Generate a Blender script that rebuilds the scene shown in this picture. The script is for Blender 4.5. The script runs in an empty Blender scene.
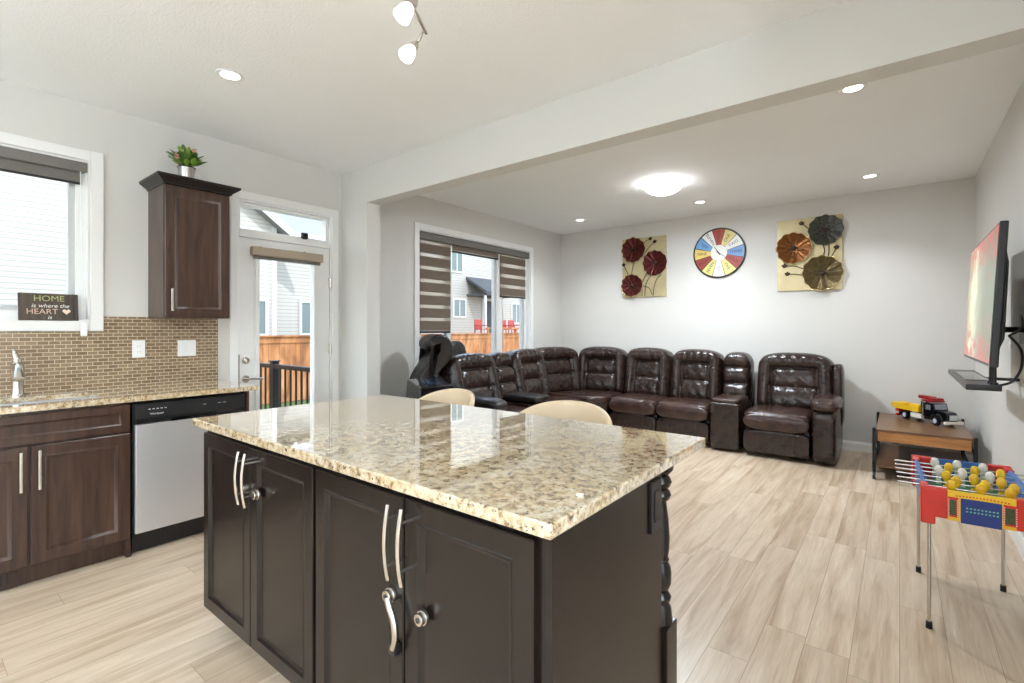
import bpy, bmesh, math, random
from mathutils import Vector, Matrix
random.seed(7)
PI = math.pi
S = bpy.context.scene
C = S.collection

# ------------------------------------------------------------------ camera
cam_d = bpy.data.cameras.new('camera'); cam = bpy.data.objects.new('camera', cam_d); C.objects.link(cam)
cam_d.sensor_width = 36; cam_d.lens = 490.77/1024*36; cam_d.shift_y = -13.03/1024
cam_d.clip_start = 0.02
CAM_H = 1.3066
cam.location = (0, 0, CAM_H); cam.rotation_euler = (PI/2, 0, math.radians(38.306))
S.camera = cam
# ------------------------------------------------------------------ view
S.view_settings.view_transform = 'Standard'; S.view_settings.look = 'None'
S.view_settings.gamma = 1; S.view_settings.use_curve_mapping = False
S.view_settings.exposure = 1.13
# ------------------------------------------------------------------ world and sun
W = bpy.data.worlds.new('world'); S.world = W; W.use_nodes = True
nt = W.node_tree; nt.nodes.clear()
wo = nt.nodes.new('ShaderNodeOutputWorld'); bg = nt.nodes.new('ShaderNodeBackground')
tc = nt.nodes.new('ShaderNodeTexCoord'); sp = nt.nodes.new('ShaderNodeSeparateXYZ'); cr = nt.nodes.new('ShaderNodeValToRGB')
nt.links.new(tc.outputs['Generated'], sp.inputs[0]); nt.links.new(sp.outputs['Z'], cr.inputs[0])
cr.color_ramp.elements[0].position = 0.0; cr.color_ramp.elements[0].color = (0.99, 0.99, 1.0, 1)
cr.color_ramp.elements[1].position = 0.7; cr.color_ramp.elements[1].color = (0.55, 0.72, 1.0, 1)
nt.links.new(cr.outputs[0], bg.inputs[0]); bg.inputs[1].default_value = 2.0
nt.links.new(bg.outputs[0], wo.inputs[0])
sun_d = bpy.data.lights.new('sun', 'SUN'); sun_d.energy = 1.8; sun_d.angle = 0.02; sun_d.color = (1, 0.98, 0.94)
sun = bpy.data.objects.new('sun', sun_d); C.objects.link(sun)
sun.rotation_euler = Vector((0.75, -0.35, 0.9)).to_track_quat('Z', 'Y').to_euler()   # shines from the kitchen side, over the house
K_DOWN, K_DOME = 22, 34
def lamp(name, loc, power, radius, col=(0.90, 0.95, 1.0), kind='POINT', parent=None):
    d = bpy.data.lights.new(name, kind); d.energy = power; d.color = col
    if kind == 'AREA': d.shape = 'DISK'; d.size = radius*2
    else: d.shadow_soft_size = radius
    if kind == 'SPOT': d.spot_size = math.radians(112); d.spot_blend = 0.9
    o = bpy.data.objects.new(name, d); C.objects.link(o); o.location = loc
    if parent: o.parent = parent
    return o

# ------------------------------------------------------------------ helpers
def mesh_obj(name, bm, mat=None, parent=None, smooth=False, loc=None):
    me = bpy.data.meshes.new(name)
    bmesh.ops.recalc_face_normals(bm, faces=bm.faces)
    if smooth:
        for f in bm.faces: f.smooth = True
        if smooth != 'all':
            for e in bm.edges:
                if len(e.link_faces) == 2 and e.calc_face_angle(0) > math.radians(38): e.smooth = False
    bm.to_mesh(me); bm.free()
    if mat:
        for m in (mat if isinstance(mat, (list, tuple)) else [mat]): me.materials.append(m)
    o = bpy.data.objects.new(name, me); C.objects.link(o)
    if parent: o.parent = parent
    if loc: o.location = loc
    if smooth is True:
        wn = o.modifiers.new('even_normals', 'WEIGHTED_NORMAL'); wn.keep_sharp = True; wn.weight = 80
    return o
def tag(o, label=None, cat=None, group=None, kind=None):
    if label: o['label'] = label
    if cat: o['category'] = cat
    if group: o['group'] = group
    if kind: o['kind'] = kind
    return o
def thing(name, label, cat, loc=(0, 0, 0), rz=0, group=None):
    o = bpy.data.objects.new(name, None); C.objects.link(o); o.location = loc; o.rotation_euler = (0, 0, rz)
    o.empty_display_size = 0.05
    return tag(o, label, cat, group)
def copy_tree(o, parent=None):
    c = o.copy(); C.objects.link(c); c.parent = parent
    for ch in list(o.children): copy_tree(ch, c)
    return c
def B(): return bmesh.new()
def merge(bm, src, M=None):
    if M is not None: bmesh.ops.transform(src, matrix=M, verts=src.verts)
    me = bpy.data.meshes.new('t'); src.to_mesh(me); src.free(); bm.from_mesh(me); bpy.data.meshes.remove(me)
def box(bm, x0, x1, y0, y1, z0, z1, bev=0.0, seg=2, M=None):
    b = bmesh.new()
    bmesh.ops.create_cube(b, size=1)
    for v in b.verts:
        v.co = Vector(((x0+x1)/2+v.co.x*(x1-x0), (y0+y1)/2+v.co.y*(y1-y0), (z0+z1)/2+v.co.z*(z1-z0)))
    if bev: bmesh.ops.bevel(b, geom=b.edges[:], offset=bev, segments=seg, profile=0.5, affect='EDGES')
    merge(bm, b, M); return bm
def cyl(bm, p0, p1, r0, r1=None, seg=20, bev=0):
    if r1 is None: r1 = r0
    p0 = Vector(p0); p1 = Vector(p1); d = p1-p0
    b = bmesh.new()
    bmesh.ops.create_cone(b, cap_ends=True, segments=seg, radius1=r0, radius2=r1, depth=d.length)
    if bev: bmesh.ops.bevel(b, geom=[e for e in b.edges if any(len(f.verts) > 4 for f in e.link_faces)], offset=bev, segments=2, profile=0.5, affect='EDGES')
    M = Matrix.Translation((p0+p1)/2) @ d.to_track_quat('Z', 'Y').to_matrix().to_4x4()
    merge(bm, b, M); return bm
def tube(bm, pts, r, seg=10, caps=True):
    pts = [Vector(p) for p in pts]; n = len(pts); rr = r if isinstance(r, (list, tuple)) else [r]*n
    rings = []; up = None
    for i, p in enumerate(pts):
        t = (pts[min(i+1, n-1)]-pts[max(i-1, 0)]).normalized()
        if up is None:
            up = Vector((0, 0, 1)) if abs(t.z) < 0.9 else Vector((1, 0, 0))
        a = t.cross(up).normalized(); b = a.cross(t).normalized(); up = b
        rings.append([bm.verts.new(p+(a*math.cos(k*2*PI/seg)+b*math.sin(k*2*PI/seg))*rr[i]) for k in range(seg)])
    for i in range(n-1):
        for k in range(seg):
            bm.faces.new((rings[i][k], rings[i][(k+1) % seg], rings[i+1][(k+1) % seg], rings[i+1][k]))
    if caps: bm.faces.new(rings[0]); bm.faces.new(rings[-1][::-1])
    return bm
def smooth_pts(pts, n=6):
    pts = [Vector(p) for p in pts]; out = []
    for i in range(len(pts)-1):
        p0 = pts[max(i-1, 0)]; p1 = pts[i]; p2 = pts[i+1]; p3 = pts[min(i+2, len(pts)-1)]
        for k in range(n):
            t = k/n
            out.append(0.5*((2*p1)+(-p0+p2)*t+(2*p0-5*p1+4*p2-p3)*t*t+(-p0+3*p1-3*p2+p3)*t**3))
    out.append(pts[-1]); return out
def lathe(bm, prof, c=(0, 0, 0), seg=32, M=None):
    b = bmesh.new(); rings = []
    for r, z in prof:
        if r < 1e-5: rings.append([b.verts.new((0, 0, z))])
        else: rings.append([b.verts.new((r*math.cos(k*2*PI/seg), r*math.sin(k*2*PI/seg), z)) for k in range(seg)])
    for i in range(len(rings)-1):
        A, D = rings[i], rings[i+1]
        if len(A) == 1 and len(D) == 1: continue
        for k in range(seg):
            j = (k+1) % seg
            if len(A) == 1: b.faces.new((A[0], D[k], D[j]))
            elif len(D) == 1: b.faces.new((A[k], A[j], D[0]))
            else: b.faces.new((A[k], A[j], D[j], D[k]))
    for R in (rings[0], rings[-1]):
        if len(R) > 1: b.faces.new(R)
    merge(bm, b, Matrix.Translation(c) @ (M if M is not None else Matrix.Identity(4))); return bm
def prism(bm, poly, z0, z1, bev=0, M=None, seg=2):
    b = bmesh.new()
    lo = [b.verts.new((x, y, z0)) for x, y in poly]; hi = [b.verts.new((x, y, z1)) for x, y in poly]
    b.faces.new(lo[::-1]); b.faces.new(hi); n = len(poly)
    for i in range(n): b.faces.new((lo[i], lo[(i+1) % n], hi[(i+1) % n], hi[i]))
    bmesh.ops.recalc_face_normals(b, faces=b.faces)
    if bev: bmesh.ops.bevel(b, geom=b.edges[:], offset=bev, segments=seg, profile=0.5, affect='EDGES')
    merge(bm, b, M); return bm
def superell(bm, c, s, e1=0.35, e2=0.35, M=None, nu=40, nv=20):
    """rounded pillow: half sizes s, exponents small = boxy"""
    f = lambda a, e: math.copysign(abs(a)**e, a)
    b = bmesh.new(); rings = []
    for j in range(nv+1):
        v = -PI/2+PI*j/nv
        if j in (0, nv): rings.append([b.verts.new((0, 0, s[2]*(-1 if j == 0 else 1)))]); continue
        rings.append([b.verts.new((s[0]*f(math.cos(v), e2)*f(math.cos(2*PI*k/nu), e1), s[1]*f(math.cos(v), e2)*f(math.sin(2*PI*k/nu), e1), s[2]*f(math.sin(v), e2))) for k in range(nu)])
    for j in range(nv):
        A, D = rings[j], rings[j+1]
        for k in range(nu):
            l = (k+1) % nu
            if len(A) == 1: b.faces.new((A[0], D[l], D[k]))
            elif len(D) == 1: b.faces.new((A[k], A[l], D[0]))
            else: b.faces.new((A[k], A[l], D[l], D[k]))
    merge(bm, b, Matrix.Translation(c) @ (M if M is not None else Matrix.Identity(4))); return bm
def nested(bm, M, w, h, loops):
    """rect panel in local XZ plane with +Y... outward = local +Y; loops = [(inset, out)], first is the back"""
    b = bmesh.new(); rings = []
    for ins, d in loops:
        rings.append([b.verts.new(p) for p in ((ins, d, ins), (w-ins, d, ins), (w-ins, d, h-ins), (ins, d, h-ins))])
    b.faces.new(rings[0])
    for i in range(len(rings)-1):
        for k in range(4): b.faces.new((rings[i][k], rings[i][(k+1) % 4], rings[i+1][(k+1) % 4], rings[i+1][k]))
    b.faces.new(rings[-1][::-1])
    merge(bm, b, M); return bm
# faces: local x = along, local y = outward, local z = up
def frame_M(origin, along, out):
    a = Vector(along).normalized(); o = Vector(out).normalized()
    M = Matrix.Identity(4)
    M.col[0][:3] = a; M.col[1][:3] = o; M.col[2][:3] = (0, 0, 1); M.col[3][:3] = origin
    return M

# ------------------------------------------------------------------ materials
def lin(c):
    return tuple(((v/255)/12.92 if v/255 <= 0.04045 else ((v/255+0.055)/1.055)**2.4) for v in c)+(1,)
def newmat(name):
    m = bpy.data.materials.new(name); m.use_nodes = True
    return m, m.node_tree, m.node_tree.nodes['Principled BSDF']
def mat(name, rgb, rough=0.5, metal=0.0, var=0.0, scale=8, bump=0.0, bscale=60, stretch=(1, 1, 1), coat=0.0, spec=None, emit=None, estr=0, trans=0, ior=None, sheen=0):
    m, t, p = newmat(name); c = lin(rgb)
    p.inputs['Base Color'].default_value = c; p.inputs['Roughness'].default_value = rough; p.inputs['Metallic'].default_value = metal
    p.inputs['Coat Weight'].default_value = coat; p.inputs['Coat Roughness'].default_value = 0.1
    if spec is not None: p.inputs['Specular IOR Level'].default_value = spec
    if trans: p.inputs['Transmission Weight'].default_value = trans
    if ior: p.inputs['IOR'].default_value = ior
    if emit: p.inputs['Emission Color'].default_value = lin(emit); p.inputs['Emission Strength'].default_value = estr
    tcn = t.nodes.new('ShaderNodeTexCoord'); mp = t.nodes.new('ShaderNodeMapping'); mp.inputs['Scale'].default_value = stretch
    t.links.new(tcn.outputs['Object'], mp.inputs[0])
    n = t.nodes.new('ShaderNodeTexNoise'); n.inputs['Scale'].default_value = scale; n.inputs['Detail'].default_value = 5
    t.links.new(mp.outputs[0], n.inputs['Vector'])
    v = max(var, 0.015)
    mx = t.nodes.new('ShaderNodeMix'); mx.data_type = 'RGBA'
    mx.inputs['A'].default_value = tuple(x*(1-v) for x in c[:3])+(1,); mx.inputs['B'].default_value = tuple(min(1, x*(1+v)) for x in c[:3])+(1,)
    t.links.new(n.outputs['Fac'], mx.inputs['Factor']); t.links.new(mx.outputs['Result'], p.inputs['Base Color'])
    if bump:
        n2 = t.nodes.new('ShaderNodeTexNoise'); n2.inputs['Scale'].default_value = bscale; n2.inputs['Detail'].default_value = 4
        t.links.new(mp.outputs[0], n2.inputs['Vector'])
        bp = t.nodes.new('ShaderNodeBump'); bp.inputs['Strength'].default_value = bump; bp.inputs['Distance'].default_value = 0.01
        t.links.new(n2.outputs['Fac'], bp.inputs['Height']); t.links.new(bp.outputs[0], p.inputs['Normal'])
    return m
def nd(t, k, **kw):
    n = t.nodes.new(k)
    for a, b in kw.items(): setattr(n, a, b)
    return n
def ramp(t, src, stops, interp='LINEAR'):
    r = t.nodes.new('ShaderNodeValToRGB'); r.color_ramp.interpolation = interp
    e = r.color_ramp.elements
    while len(e) < len(stops): e.new(0.5)
    for i, (p, c) in enumerate(stops): e[i].position = p; e[i].color = c
    t.links.new(src, r.inputs[0]); return r.outputs[0]

def mk_floor():
    m, t, p = newmat('oak_plank_floor')
    g = nd(t, 'ShaderNodeNewGeometry'); sx = nd(t, 'ShaderNodeSeparateXYZ'); t.links.new(g.outputs['Position'], sx.inputs[0])
    ro = nd(t, 'ShaderNodeMath', operation='DIVIDE'); t.links.new(sx.outputs['X'], ro.inputs[0]); ro.inputs[1].default_value = 0.155
    fl_ = nd(t, 'ShaderNodeMath', operation='FLOOR'); t.links.new(ro.outputs[0], fl_.inputs[0])
    wn_ = nd(t, 'ShaderNodeTexWhiteNoise', noise_dimensions='1D'); t.links.new(fl_.outputs[0], wn_.inputs['W'])
    ys_ = nd(t, 'ShaderNodeMath', operation='MULTIPLY_ADD'); t.links.new(wn_.outputs['Value'], ys_.inputs[0]); ys_.inputs[1].default_value = 1.22; t.links.new(sx.outputs['Y'], ys_.inputs[2])
    cb = nd(t, 'ShaderNodeCombineXYZ'); t.links.new(ys_.outputs[0], cb.inputs[0]); t.links.new(sx.outputs['X'], cb.inputs[1])
    br = nd(t, 'ShaderNodeTexBrick'); t.links.new(cb.outputs[0], br.inputs['Vector'])
    br.offset = 0.0; br.offset_frequency = 2; br.inputs['Scale'].default_value = 1
    br.inputs['Brick Width'].default_value = 1.22; br.inputs['Row Height'].default_value = 0.155
    br.inputs['Mortar Size'].default_value = 0.0012; br.inputs['Mortar Smooth'].default_value = 0.2
    br.inputs['Color1'].default_value = (0, 0, 0, 1); br.inputs['Color2'].default_value = (1, 1, 1, 1); br.inputs['Mortar'].default_value = (0.5, 0.5, 0.5, 1)
    # per plank offset of the grain
    ad = nd(t, 'ShaderNodeVectorMath', operation='MULTIPLY_ADD'); t.links.new(br.outputs['Color'], ad.inputs[0]); ad.inputs[1].default_value = (7, 13, 3); t.links.new(cb.outputs[0], ad.inputs[2])
    mp = nd(t, 'ShaderNodeMapping'); mp.inputs['Scale'].default_value = (0.8, 9, 1); t.links.new(ad.outputs[0], mp.inputs[0])
    n = nd(t, 'ShaderNodeTexNoise'); n.inputs['Scale'].default_value = 2.0; n.inputs['Detail'].default_value = 6; n.inputs['Distortion'].default_value = 0.55; t.links.new(mp.outputs[0], n.inputs['Vector'])
    col = ramp(t, n.outputs['Fac'], [(0.3, lin((180, 154, 126))), (0.48, lin((205, 184, 159))), (0.72, lin((220, 203, 180)))])
    mp2 = nd(t, 'ShaderNodeMapping'); mp2.inputs['Scale'].default_value = (4, 90, 1); t.links.new(ad.outputs[0], mp2.inputs[0])
    n2 = nd(t, 'ShaderNodeTexNoise'); n2.inputs['Scale'].default_value = 2; n2.inputs['Detail'].default_value = 3; t.links.new(mp2.outputs[0], n2.inputs['Vector'])
    c2 = ramp(t, n2.outputs['Fac'], [(0.3, (0.84, 0.82, 0.80, 1)), (0.6, (1, 1, 1, 1))])
    mu = nd(t, 'ShaderNodeMix', data_type='RGBA', blend_type='MULTIPLY'); mu.inputs['Factor'].default_value = 0.7; t.links.new(col, mu.inputs['A']); t.links.new(c2, mu.inputs['B'])
    c3 = ramp(t, br.outputs['Color'], [(0, (0.86, 0.835, 0.81, 1)), (1, (1.0, 1.0, 1.0, 1))])
    mu2 = nd(t, 'ShaderNodeMix', data_type='RGBA', blend_type='MULTIPLY'); mu2.inputs['Factor'].default_value = 1; t.links.new(mu.outputs['Result'], mu2.inputs['A']); t.links.new(c3, mu2.inputs['B'])
    mm = nd(t, 'ShaderNodeMix', data_type='RGBA'); t.links.new(br.outputs['Fac'], mm.inputs['Factor']); t.links.new(mu2.outputs['Result'], mm.inputs['A']); mm.inputs['B'].default_value = lin((150, 126, 102))
    t.links.new(mm.outputs['Result'], p.inputs['Base Color']); p.inputs['Roughness'].default_value = 0.33
    bp = nd(t, 'ShaderNodeBump'); bp.inputs['Strength'].default_value = 0.12; bp.inputs['Distance'].default_value = 0.002; t.links.new(n2.outputs['Fac'], bp.inputs['Height']); t.links.new(bp.outputs[0], p.inputs['Normal'])
    return m
def mk_granite():
    m, t, p = newmat('speckled_granite')
    tcn = nd(t, 'ShaderNodeTexCoord')
    n = nd(t, 'ShaderNodeTexNoise'); n.inputs['Scale'].default_value = 42; n.inputs['Detail'].default_value = 8; n.inputs['Roughness'].default_value = 0.75; t.links.new(tcn.outputs['Object'], n.inputs['Vector'])
    base = ramp(t, n.outputs['Fac'], [(0.31, lin((96, 76, 56))), (0.40, lin((160, 134, 100))), (0.47, lin((205, 185, 152))), (0.55, lin((224, 210, 184))), (0.70, lin((238, 230, 214)))])
    v = nd(t, 'ShaderNodeTexNoise'); v.inputs['Scale'].default_value = 95; v.inputs['Detail'].default_value = 3; v.inputs['Roughness'].default_value = 0.6; t.links.new(tcn.outputs['Object'], v.inputs['Vector'])
    f = ramp(t, v.outputs['Fac'], [(0.0, (1, 1, 1, 1)), (0.335, (1, 1, 1, 1)), (0.39, (0, 0, 0, 1))])
    mx = nd(t, 'ShaderNodeMix', data_type='RGBA'); t.links.new(f, mx.inputs['Factor']); t.links.new(base, mx.inputs['A']); mx.inputs['B'].default_value = lin((62, 46, 36))
    w = nd(t, 'ShaderNodeTexNoise'); w.inputs['Scale'].default_value = 5; w.inputs['Detail'].default_value = 2; t.links.new(tcn.outputs['Object'], w.inputs['Vector'])
    wc = ramp(t, w.outputs['Fac'], [(0.35, (1.0, 0.93, 0.80, 1)), (0.65, (1, 1, 1, 1))])
    mu = nd(t, 'ShaderNodeMix', data_type='RGBA', blend_type='MULTIPLY'); mu.inputs['Factor'].default_value = 1; t.links.new(mx.outputs['Result'], mu.inputs['A']); t.links.new(wc, mu.inputs['B'])
    t.links.new(mu.outputs['Result'], p.inputs['Base Color']); p.inputs['Roughness'].default_value = 0.03; p.inputs['IOR'].default_value = 2.2; p.inputs['Coat Weight'].default_value = 1.0; p.inputs['Coat IOR'].default_value = 1.7; p.inputs['Coat Roughness'].default_value = 0.02
    return m
def mk_bricktile():
    m, t, p = newmat('glass_mosaic_backsplash')
    g = nd(t, 'ShaderNodeNewGeometry'); sx = nd(t, 'ShaderNodeSeparateXYZ'); t.links.new(g.outputs['Position'], sx.inputs[0])
    cb = nd(t, 'ShaderNodeCombineXYZ'); t.links.new(sx.outputs['Y'], cb.inputs[0]); t.links.new(sx.outputs['Z'], cb.inputs[1])
    br = nd(t, 'ShaderNodeTexBrick'); t.links.new(cb.outputs[0], br.inputs['Vector']); br.inputs['Scale'].default_value = 1
    br.inputs['Brick Width'].default_value = 0.052; br.inputs['Row Height'].default_value = 0.0232; br.inputs['Mortar Size'].default_value = 0.0016
    br.inputs['Color1'].default_value = lin((122, 100, 76)); br.inputs['Color2'].default_value = lin((150, 127, 100)); br.inputs['Mortar'].default_value = lin((215, 200, 176))
    t.links.new(br.outputs['Color'], p.inputs['Base Color']); p.inputs['Roughness'].default_value = 0.22
    bp = nd(t, 'ShaderNodeBump'); bp.invert = True; bp.inputs['Strength'].default_value = 0.5; bp.inputs['Distance'].default_value = 0.002; t.links.new(br.outputs['Fac'], bp.inputs['Height']); t.links.new(bp.outputs[0], p.inputs['Normal'])
    return m
def mk_cab(name, a, b, rough=0.3, stretch=(8, 8, 0.7)):
    m, t, p = newmat(name); tcn = nd(t, 'ShaderNodeTexCoord'); mp = nd(t, 'ShaderNodeMapping'); mp.inputs['Scale'].default_value = stretch
    t.links.new(tcn.outputs['Object'], mp.inputs[0])
    n = nd(t, 'ShaderNodeTexNoise'); n.inputs['Scale'].default_value = 4; n.inputs['Detail'].default_value = 6; n.inputs['Distortion'].default_value = 0.6; t.links.new(mp.outputs[0], n.inputs['Vector'])
    t.links.new(ramp(t, n.outputs['Fac'], [(0.3, lin(a)), (0.7, lin(b))]), p.inputs['Base Color'])
    p.inputs['Roughness'].default_value = rough; p.inputs['Coat Weight'].default_value = 0.0; p.inputs['Specular IOR Level'].default_value = 0.45
    return m
def mk_siding(name, rgb, lap=0.12):
    m, t, p = newmat(name); g = nd(t, 'ShaderNodeNewGeometry'); sx = nd(t, 'ShaderNodeSeparateXYZ'); t.links.new(g.outputs['Position'], sx.inputs[0])
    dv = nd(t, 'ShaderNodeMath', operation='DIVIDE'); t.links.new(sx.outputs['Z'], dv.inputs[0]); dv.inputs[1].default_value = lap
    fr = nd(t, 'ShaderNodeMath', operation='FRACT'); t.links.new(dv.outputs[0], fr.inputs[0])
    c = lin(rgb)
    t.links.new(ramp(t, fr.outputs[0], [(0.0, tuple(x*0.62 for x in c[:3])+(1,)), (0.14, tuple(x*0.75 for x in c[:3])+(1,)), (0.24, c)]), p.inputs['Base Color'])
    p.inputs['Roughness'].default_value = 0.6
    return m
def mk_leather(name, a, b, rough=0.3):
    m, t, p = newmat(name); tcn = nd(t, 'ShaderNodeTexCoord')
    n = nd(t, 'ShaderNodeTexNoise'); n.inputs['Scale'].default_value = 9; n.inputs['Detail'].default_value = 6; n.inputs['Roughness'].default_value = 0.65; t.links.new(tcn.outputs['Object'], n.inputs['Vector'])
    t.links.new(ramp(t, n.outputs['Fac'], [(0.32, lin(a)), (0.68, lin(b))]), p.inputs['Base Color'])
    p.inputs['Roughness'].default_value = rough
    n2 = nd(t, 'ShaderNodeTexNoise'); n2.inputs['Scale'].default_value = 9; n2.inputs['Detail'].default_value = 3; n2.inputs['Distortion'].default_value = 1.0; t.links.new(tcn.outputs['Object'], n2.inputs['Vector'])
    n3 = nd(t, 'ShaderNodeTexNoise'); n3.inputs['Scale'].default_value = 160; t.links.new(tcn.outputs['Object'], n3.inputs['Vector'])
    ad = nd(t, 'ShaderNodeMath', operation='MULTIPLY_ADD'); t.links.new(n3.outputs['Fac'], ad.inputs[0]); ad.inputs[1].default_value = 0.08; t.links.new(n2.outputs['Fac'], ad.inputs[2])
    bp = nd(t, 'ShaderNodeBump'); bp.inputs['Strength'].default_value = 0.4; bp.inputs['Distance'].default_value = 0.022; t.links.new(ad.outputs[0], bp.inputs['Height']); t.links.new(bp.outputs[0], p.inputs['Normal'])
    return m
def mk_glass(name='window_glass'):
    m, t, p = newmat(name); t.nodes.remove(p)
    o = t.nodes['Material Output']; tr = nd(t, 'ShaderNodeBsdfTransparent'); gl = nd(t, 'ShaderNodeBsdfGlossy'); gl.inputs['Roughness'].default_value = 0.0
    tr.inputs[0].default_value = (0.97, 0.985, 0.98, 1)
    lw = nd(t, 'ShaderNodeFresnel'); lw.inputs['IOR'].default_value = 1.35; mx = nd(t, 'ShaderNodeMixShader')
    g_ = nd(t, 'ShaderNodeNewGeometry'); iv = nd(t, 'ShaderNodeMath', operation='SUBTRACT'); iv.inputs[0].default_value = 1; t.links.new(g_.outputs['Backfacing'], iv.inputs[1]); mm_ = nd(t, 'ShaderNodeMath', operation='MULTIPLY'); t.links.new(lw.outputs[0], mm_.inputs[0]); t.links.new(iv.outputs[0], mm_.inputs[1]); t.links.new(mm_.outputs[0], mx.inputs[0]); t.links.new(tr.outputs[0], mx.inputs[1]); t.links.new(gl.outputs[0], mx.inputs[2]); t.links.new(mx.outputs[0], o.inputs[0])
    return m
def mk_fence():
    m, t, p = newmat('cedar_fence_boards'); g = nd(t, 'ShaderNodeNewGeometry'); sx = nd(t, 'ShaderNodeSeparateXYZ'); t.links.new(g.outputs['Position'], sx.inputs[0])
    n = nd(t, 'ShaderNodeTexNoise'); n.inputs['Scale'].default_value = 2.2; n.inputs['Detail'].default_value = 6; n.inputs['Distortion'].default_value = 1
    mp = nd(t, 'ShaderNodeMapping'); mp.inputs['Scale'].default_value = (1, 1.6, 0.5); t.links.new(g.outputs['Position'], mp.inputs[0]); t.links.new(mp.outputs[0], n.inputs['Vector'])
    t.links.new(ramp(t, n.outputs['Fac'], [(0.3, lin((112, 66, 34))), (0.5, lin((158, 102, 58))), (0.7, lin((178, 128, 84)))]), p.inputs['Base Color'])
    p.inputs['Roughness'].default_value = 0.7
    return m

M_wall = mat('greige_wall_paint', (213, 210, 204), 0.7, var=0.02, scale=3, bump=0.05, bscale=220)
M_ceil = mat('white_ceiling_paint', (247, 247, 246), 0.8, var=0.02, scale=3, bump=0.25, bscale=90)
M_trim = mat('white_trim_paint', (236, 235, 232), 0.35)
M_floor = mk_floor(); M_granite = mk_granite(); M_tile = mk_bricktile(); M_glass = mk_glass()
M_cab = mk_cab('espresso_island_wood', (20, 14, 12), (30, 22, 18), 0.27)
M_cab2 = mk_cab('walnut_kitchen_wood', (50, 35, 28), (80, 58, 46), 0.28)
M_nickel = mat('brushed_nickel', (205, 200, 192), 0.22, 1.0)
M_chrome = mat('chrome', (215, 215, 215), 0.1, 1.0)
M_steel = mat('stainless_steel', (222, 222, 224), 0.42, 0.85, var=0.04, scale=3, stretch=(1, 1, 40))
M_otrim = mat('exterior_trim_paint', (182, 182, 180), 0.5)
M_black = mat('black_plastic', (22, 22, 24), 0.3)
M_blackmetal = mat('black_metal', (28, 27, 27), 0.4, 0.4)
M_gloss = mat('glossy_black_plastic', (14, 15, 18), 0.06)
M_white = mat('white_plastic', (238, 238, 236), 0.35)
M_leather = mk_leather('brown_leather', (33, 23, 20), (52, 37, 32), 0.24)
M_leather2 = mk_leather('dark_seat_leather', (43, 29, 25), (68, 46, 38), 0.26)
M_bleather = mk_leather('black_leather', (24, 22, 22), (44, 39, 37), 0.3)
M_cream = mat('cream_leather', (222, 200, 168), 0.4, var=0.04, bump=0.1, bscale=150)
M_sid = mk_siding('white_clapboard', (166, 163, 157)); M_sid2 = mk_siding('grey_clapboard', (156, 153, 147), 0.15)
M_roof = mat('grey_shingles', (128, 128, 130), 0.9, var=0.2, scale=12)
M_roofd = mat('dark_shingles', (66, 68, 72), 0.9, var=0.2, scale=12)
M_fence = mk_fence()
M_grass = mat('lawn', (72, 90, 40), 0.9, var=0.4, scale=10)
M_deck = mat('grey_deck_boards', (170, 160, 148), 0.8, var=0.1)
M_blind = mat('brown_woven_blind', (112, 98, 84), 0.8, var=0.12, scale=120)
M_blindg = mat('grey_blind_cassette', (112, 108, 102), 0.6, var=0.1, scale=30, stretch=(20, 1, 1))
M_taupe = mat('taupe_blind_cassette', (168, 152, 132), 0.5)
M_pane = mat('reflective_house_glass', (84, 100, 102), 0.08)
M_vinyl = mat('grey_vinyl_sash', (196, 197, 196), 0.4)
def mk_sheer():
    m, t, p = newmat('sheer_blind_fabric'); p.inputs['Base Color'].default_value = lin((205, 190, 172)); p.inputs['Roughness'].default_value = 0.8
    o = t.nodes['Material Output']; tl = nd(t, 'ShaderNodeBsdfTranslucent'); tl.inputs[0].default_value = lin((215, 200, 182)); tp = nd(t, 'ShaderNodeBsdfTransparent')
    a = nd(t, 'ShaderNodeMixShader'); a.inputs[0].default_value = 0.5; b = nd(t, 'ShaderNodeMixShader'); b.inputs[0].default_value = 0.45
    t.links.new(p.outputs[0], a.inputs[1]); t.links.new(tl.outputs[0], a.inputs[2]); t.links.new(a.outputs[0], b.inputs[1]); t.links.new(tp.outputs[0], b.inputs[2]); t.links.new(b.outputs[0], o.inputs[0])
    return m
M_sheer = mk_sheer()
M_red = mat('red_plastic', (205, 48, 36), 0.35); M_yellow = mat('yellow_plastic', (238, 190, 40), 0.35); M_blue = mat('blue_plastic', (60, 110, 175), 0.35)
M_navy = mat('navy_plastic', (24, 48, 120), 0.4); M_green = mat('green_plastic', (60, 120, 80), 0.4)
M_cwhite = mat('offwhite_paint', (232, 226, 216), 0.4)
M_bulb = mat('lit_frosted_glass', (255, 250, 240), 0.4, emit=(255, 248, 238), estr=2.4)
M_dome = mat('lit_dome_glass', (255, 250, 240), 0.4, emit=(248, 250, 255), estr=8.0)
M_led = mat('lit_downlight_lens', (255, 250, 240), 0.4, emit=(255, 248, 236), estr=3.0)

# ------------------------------------------------------------------ room shell
XA, XC, YB, HC = -4.084, 0.561, 6.389, 2.748
YK, YK2, XP = 2.608, 2.745, -3.69     # pilaster and beam
BZ = 2.422
YF, XR = -3.2, 2.6
def struct(name, bm, m, parent=None, smooth=False):
    o = mesh_obj(name, bm, m, parent, smooth)
    if not parent: o['kind'] = 'structure'
    return o
struct('floor', box(B(), XA-0.15, XR+0.1, YF-0.1, YB+0.1, -0.1, 0), M_floor)
struct('ceiling', box(B(), XA-0.15, XR+0.1, YF-0.1, YB+0.1, HC, HC+0.12), M_ceil)
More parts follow.
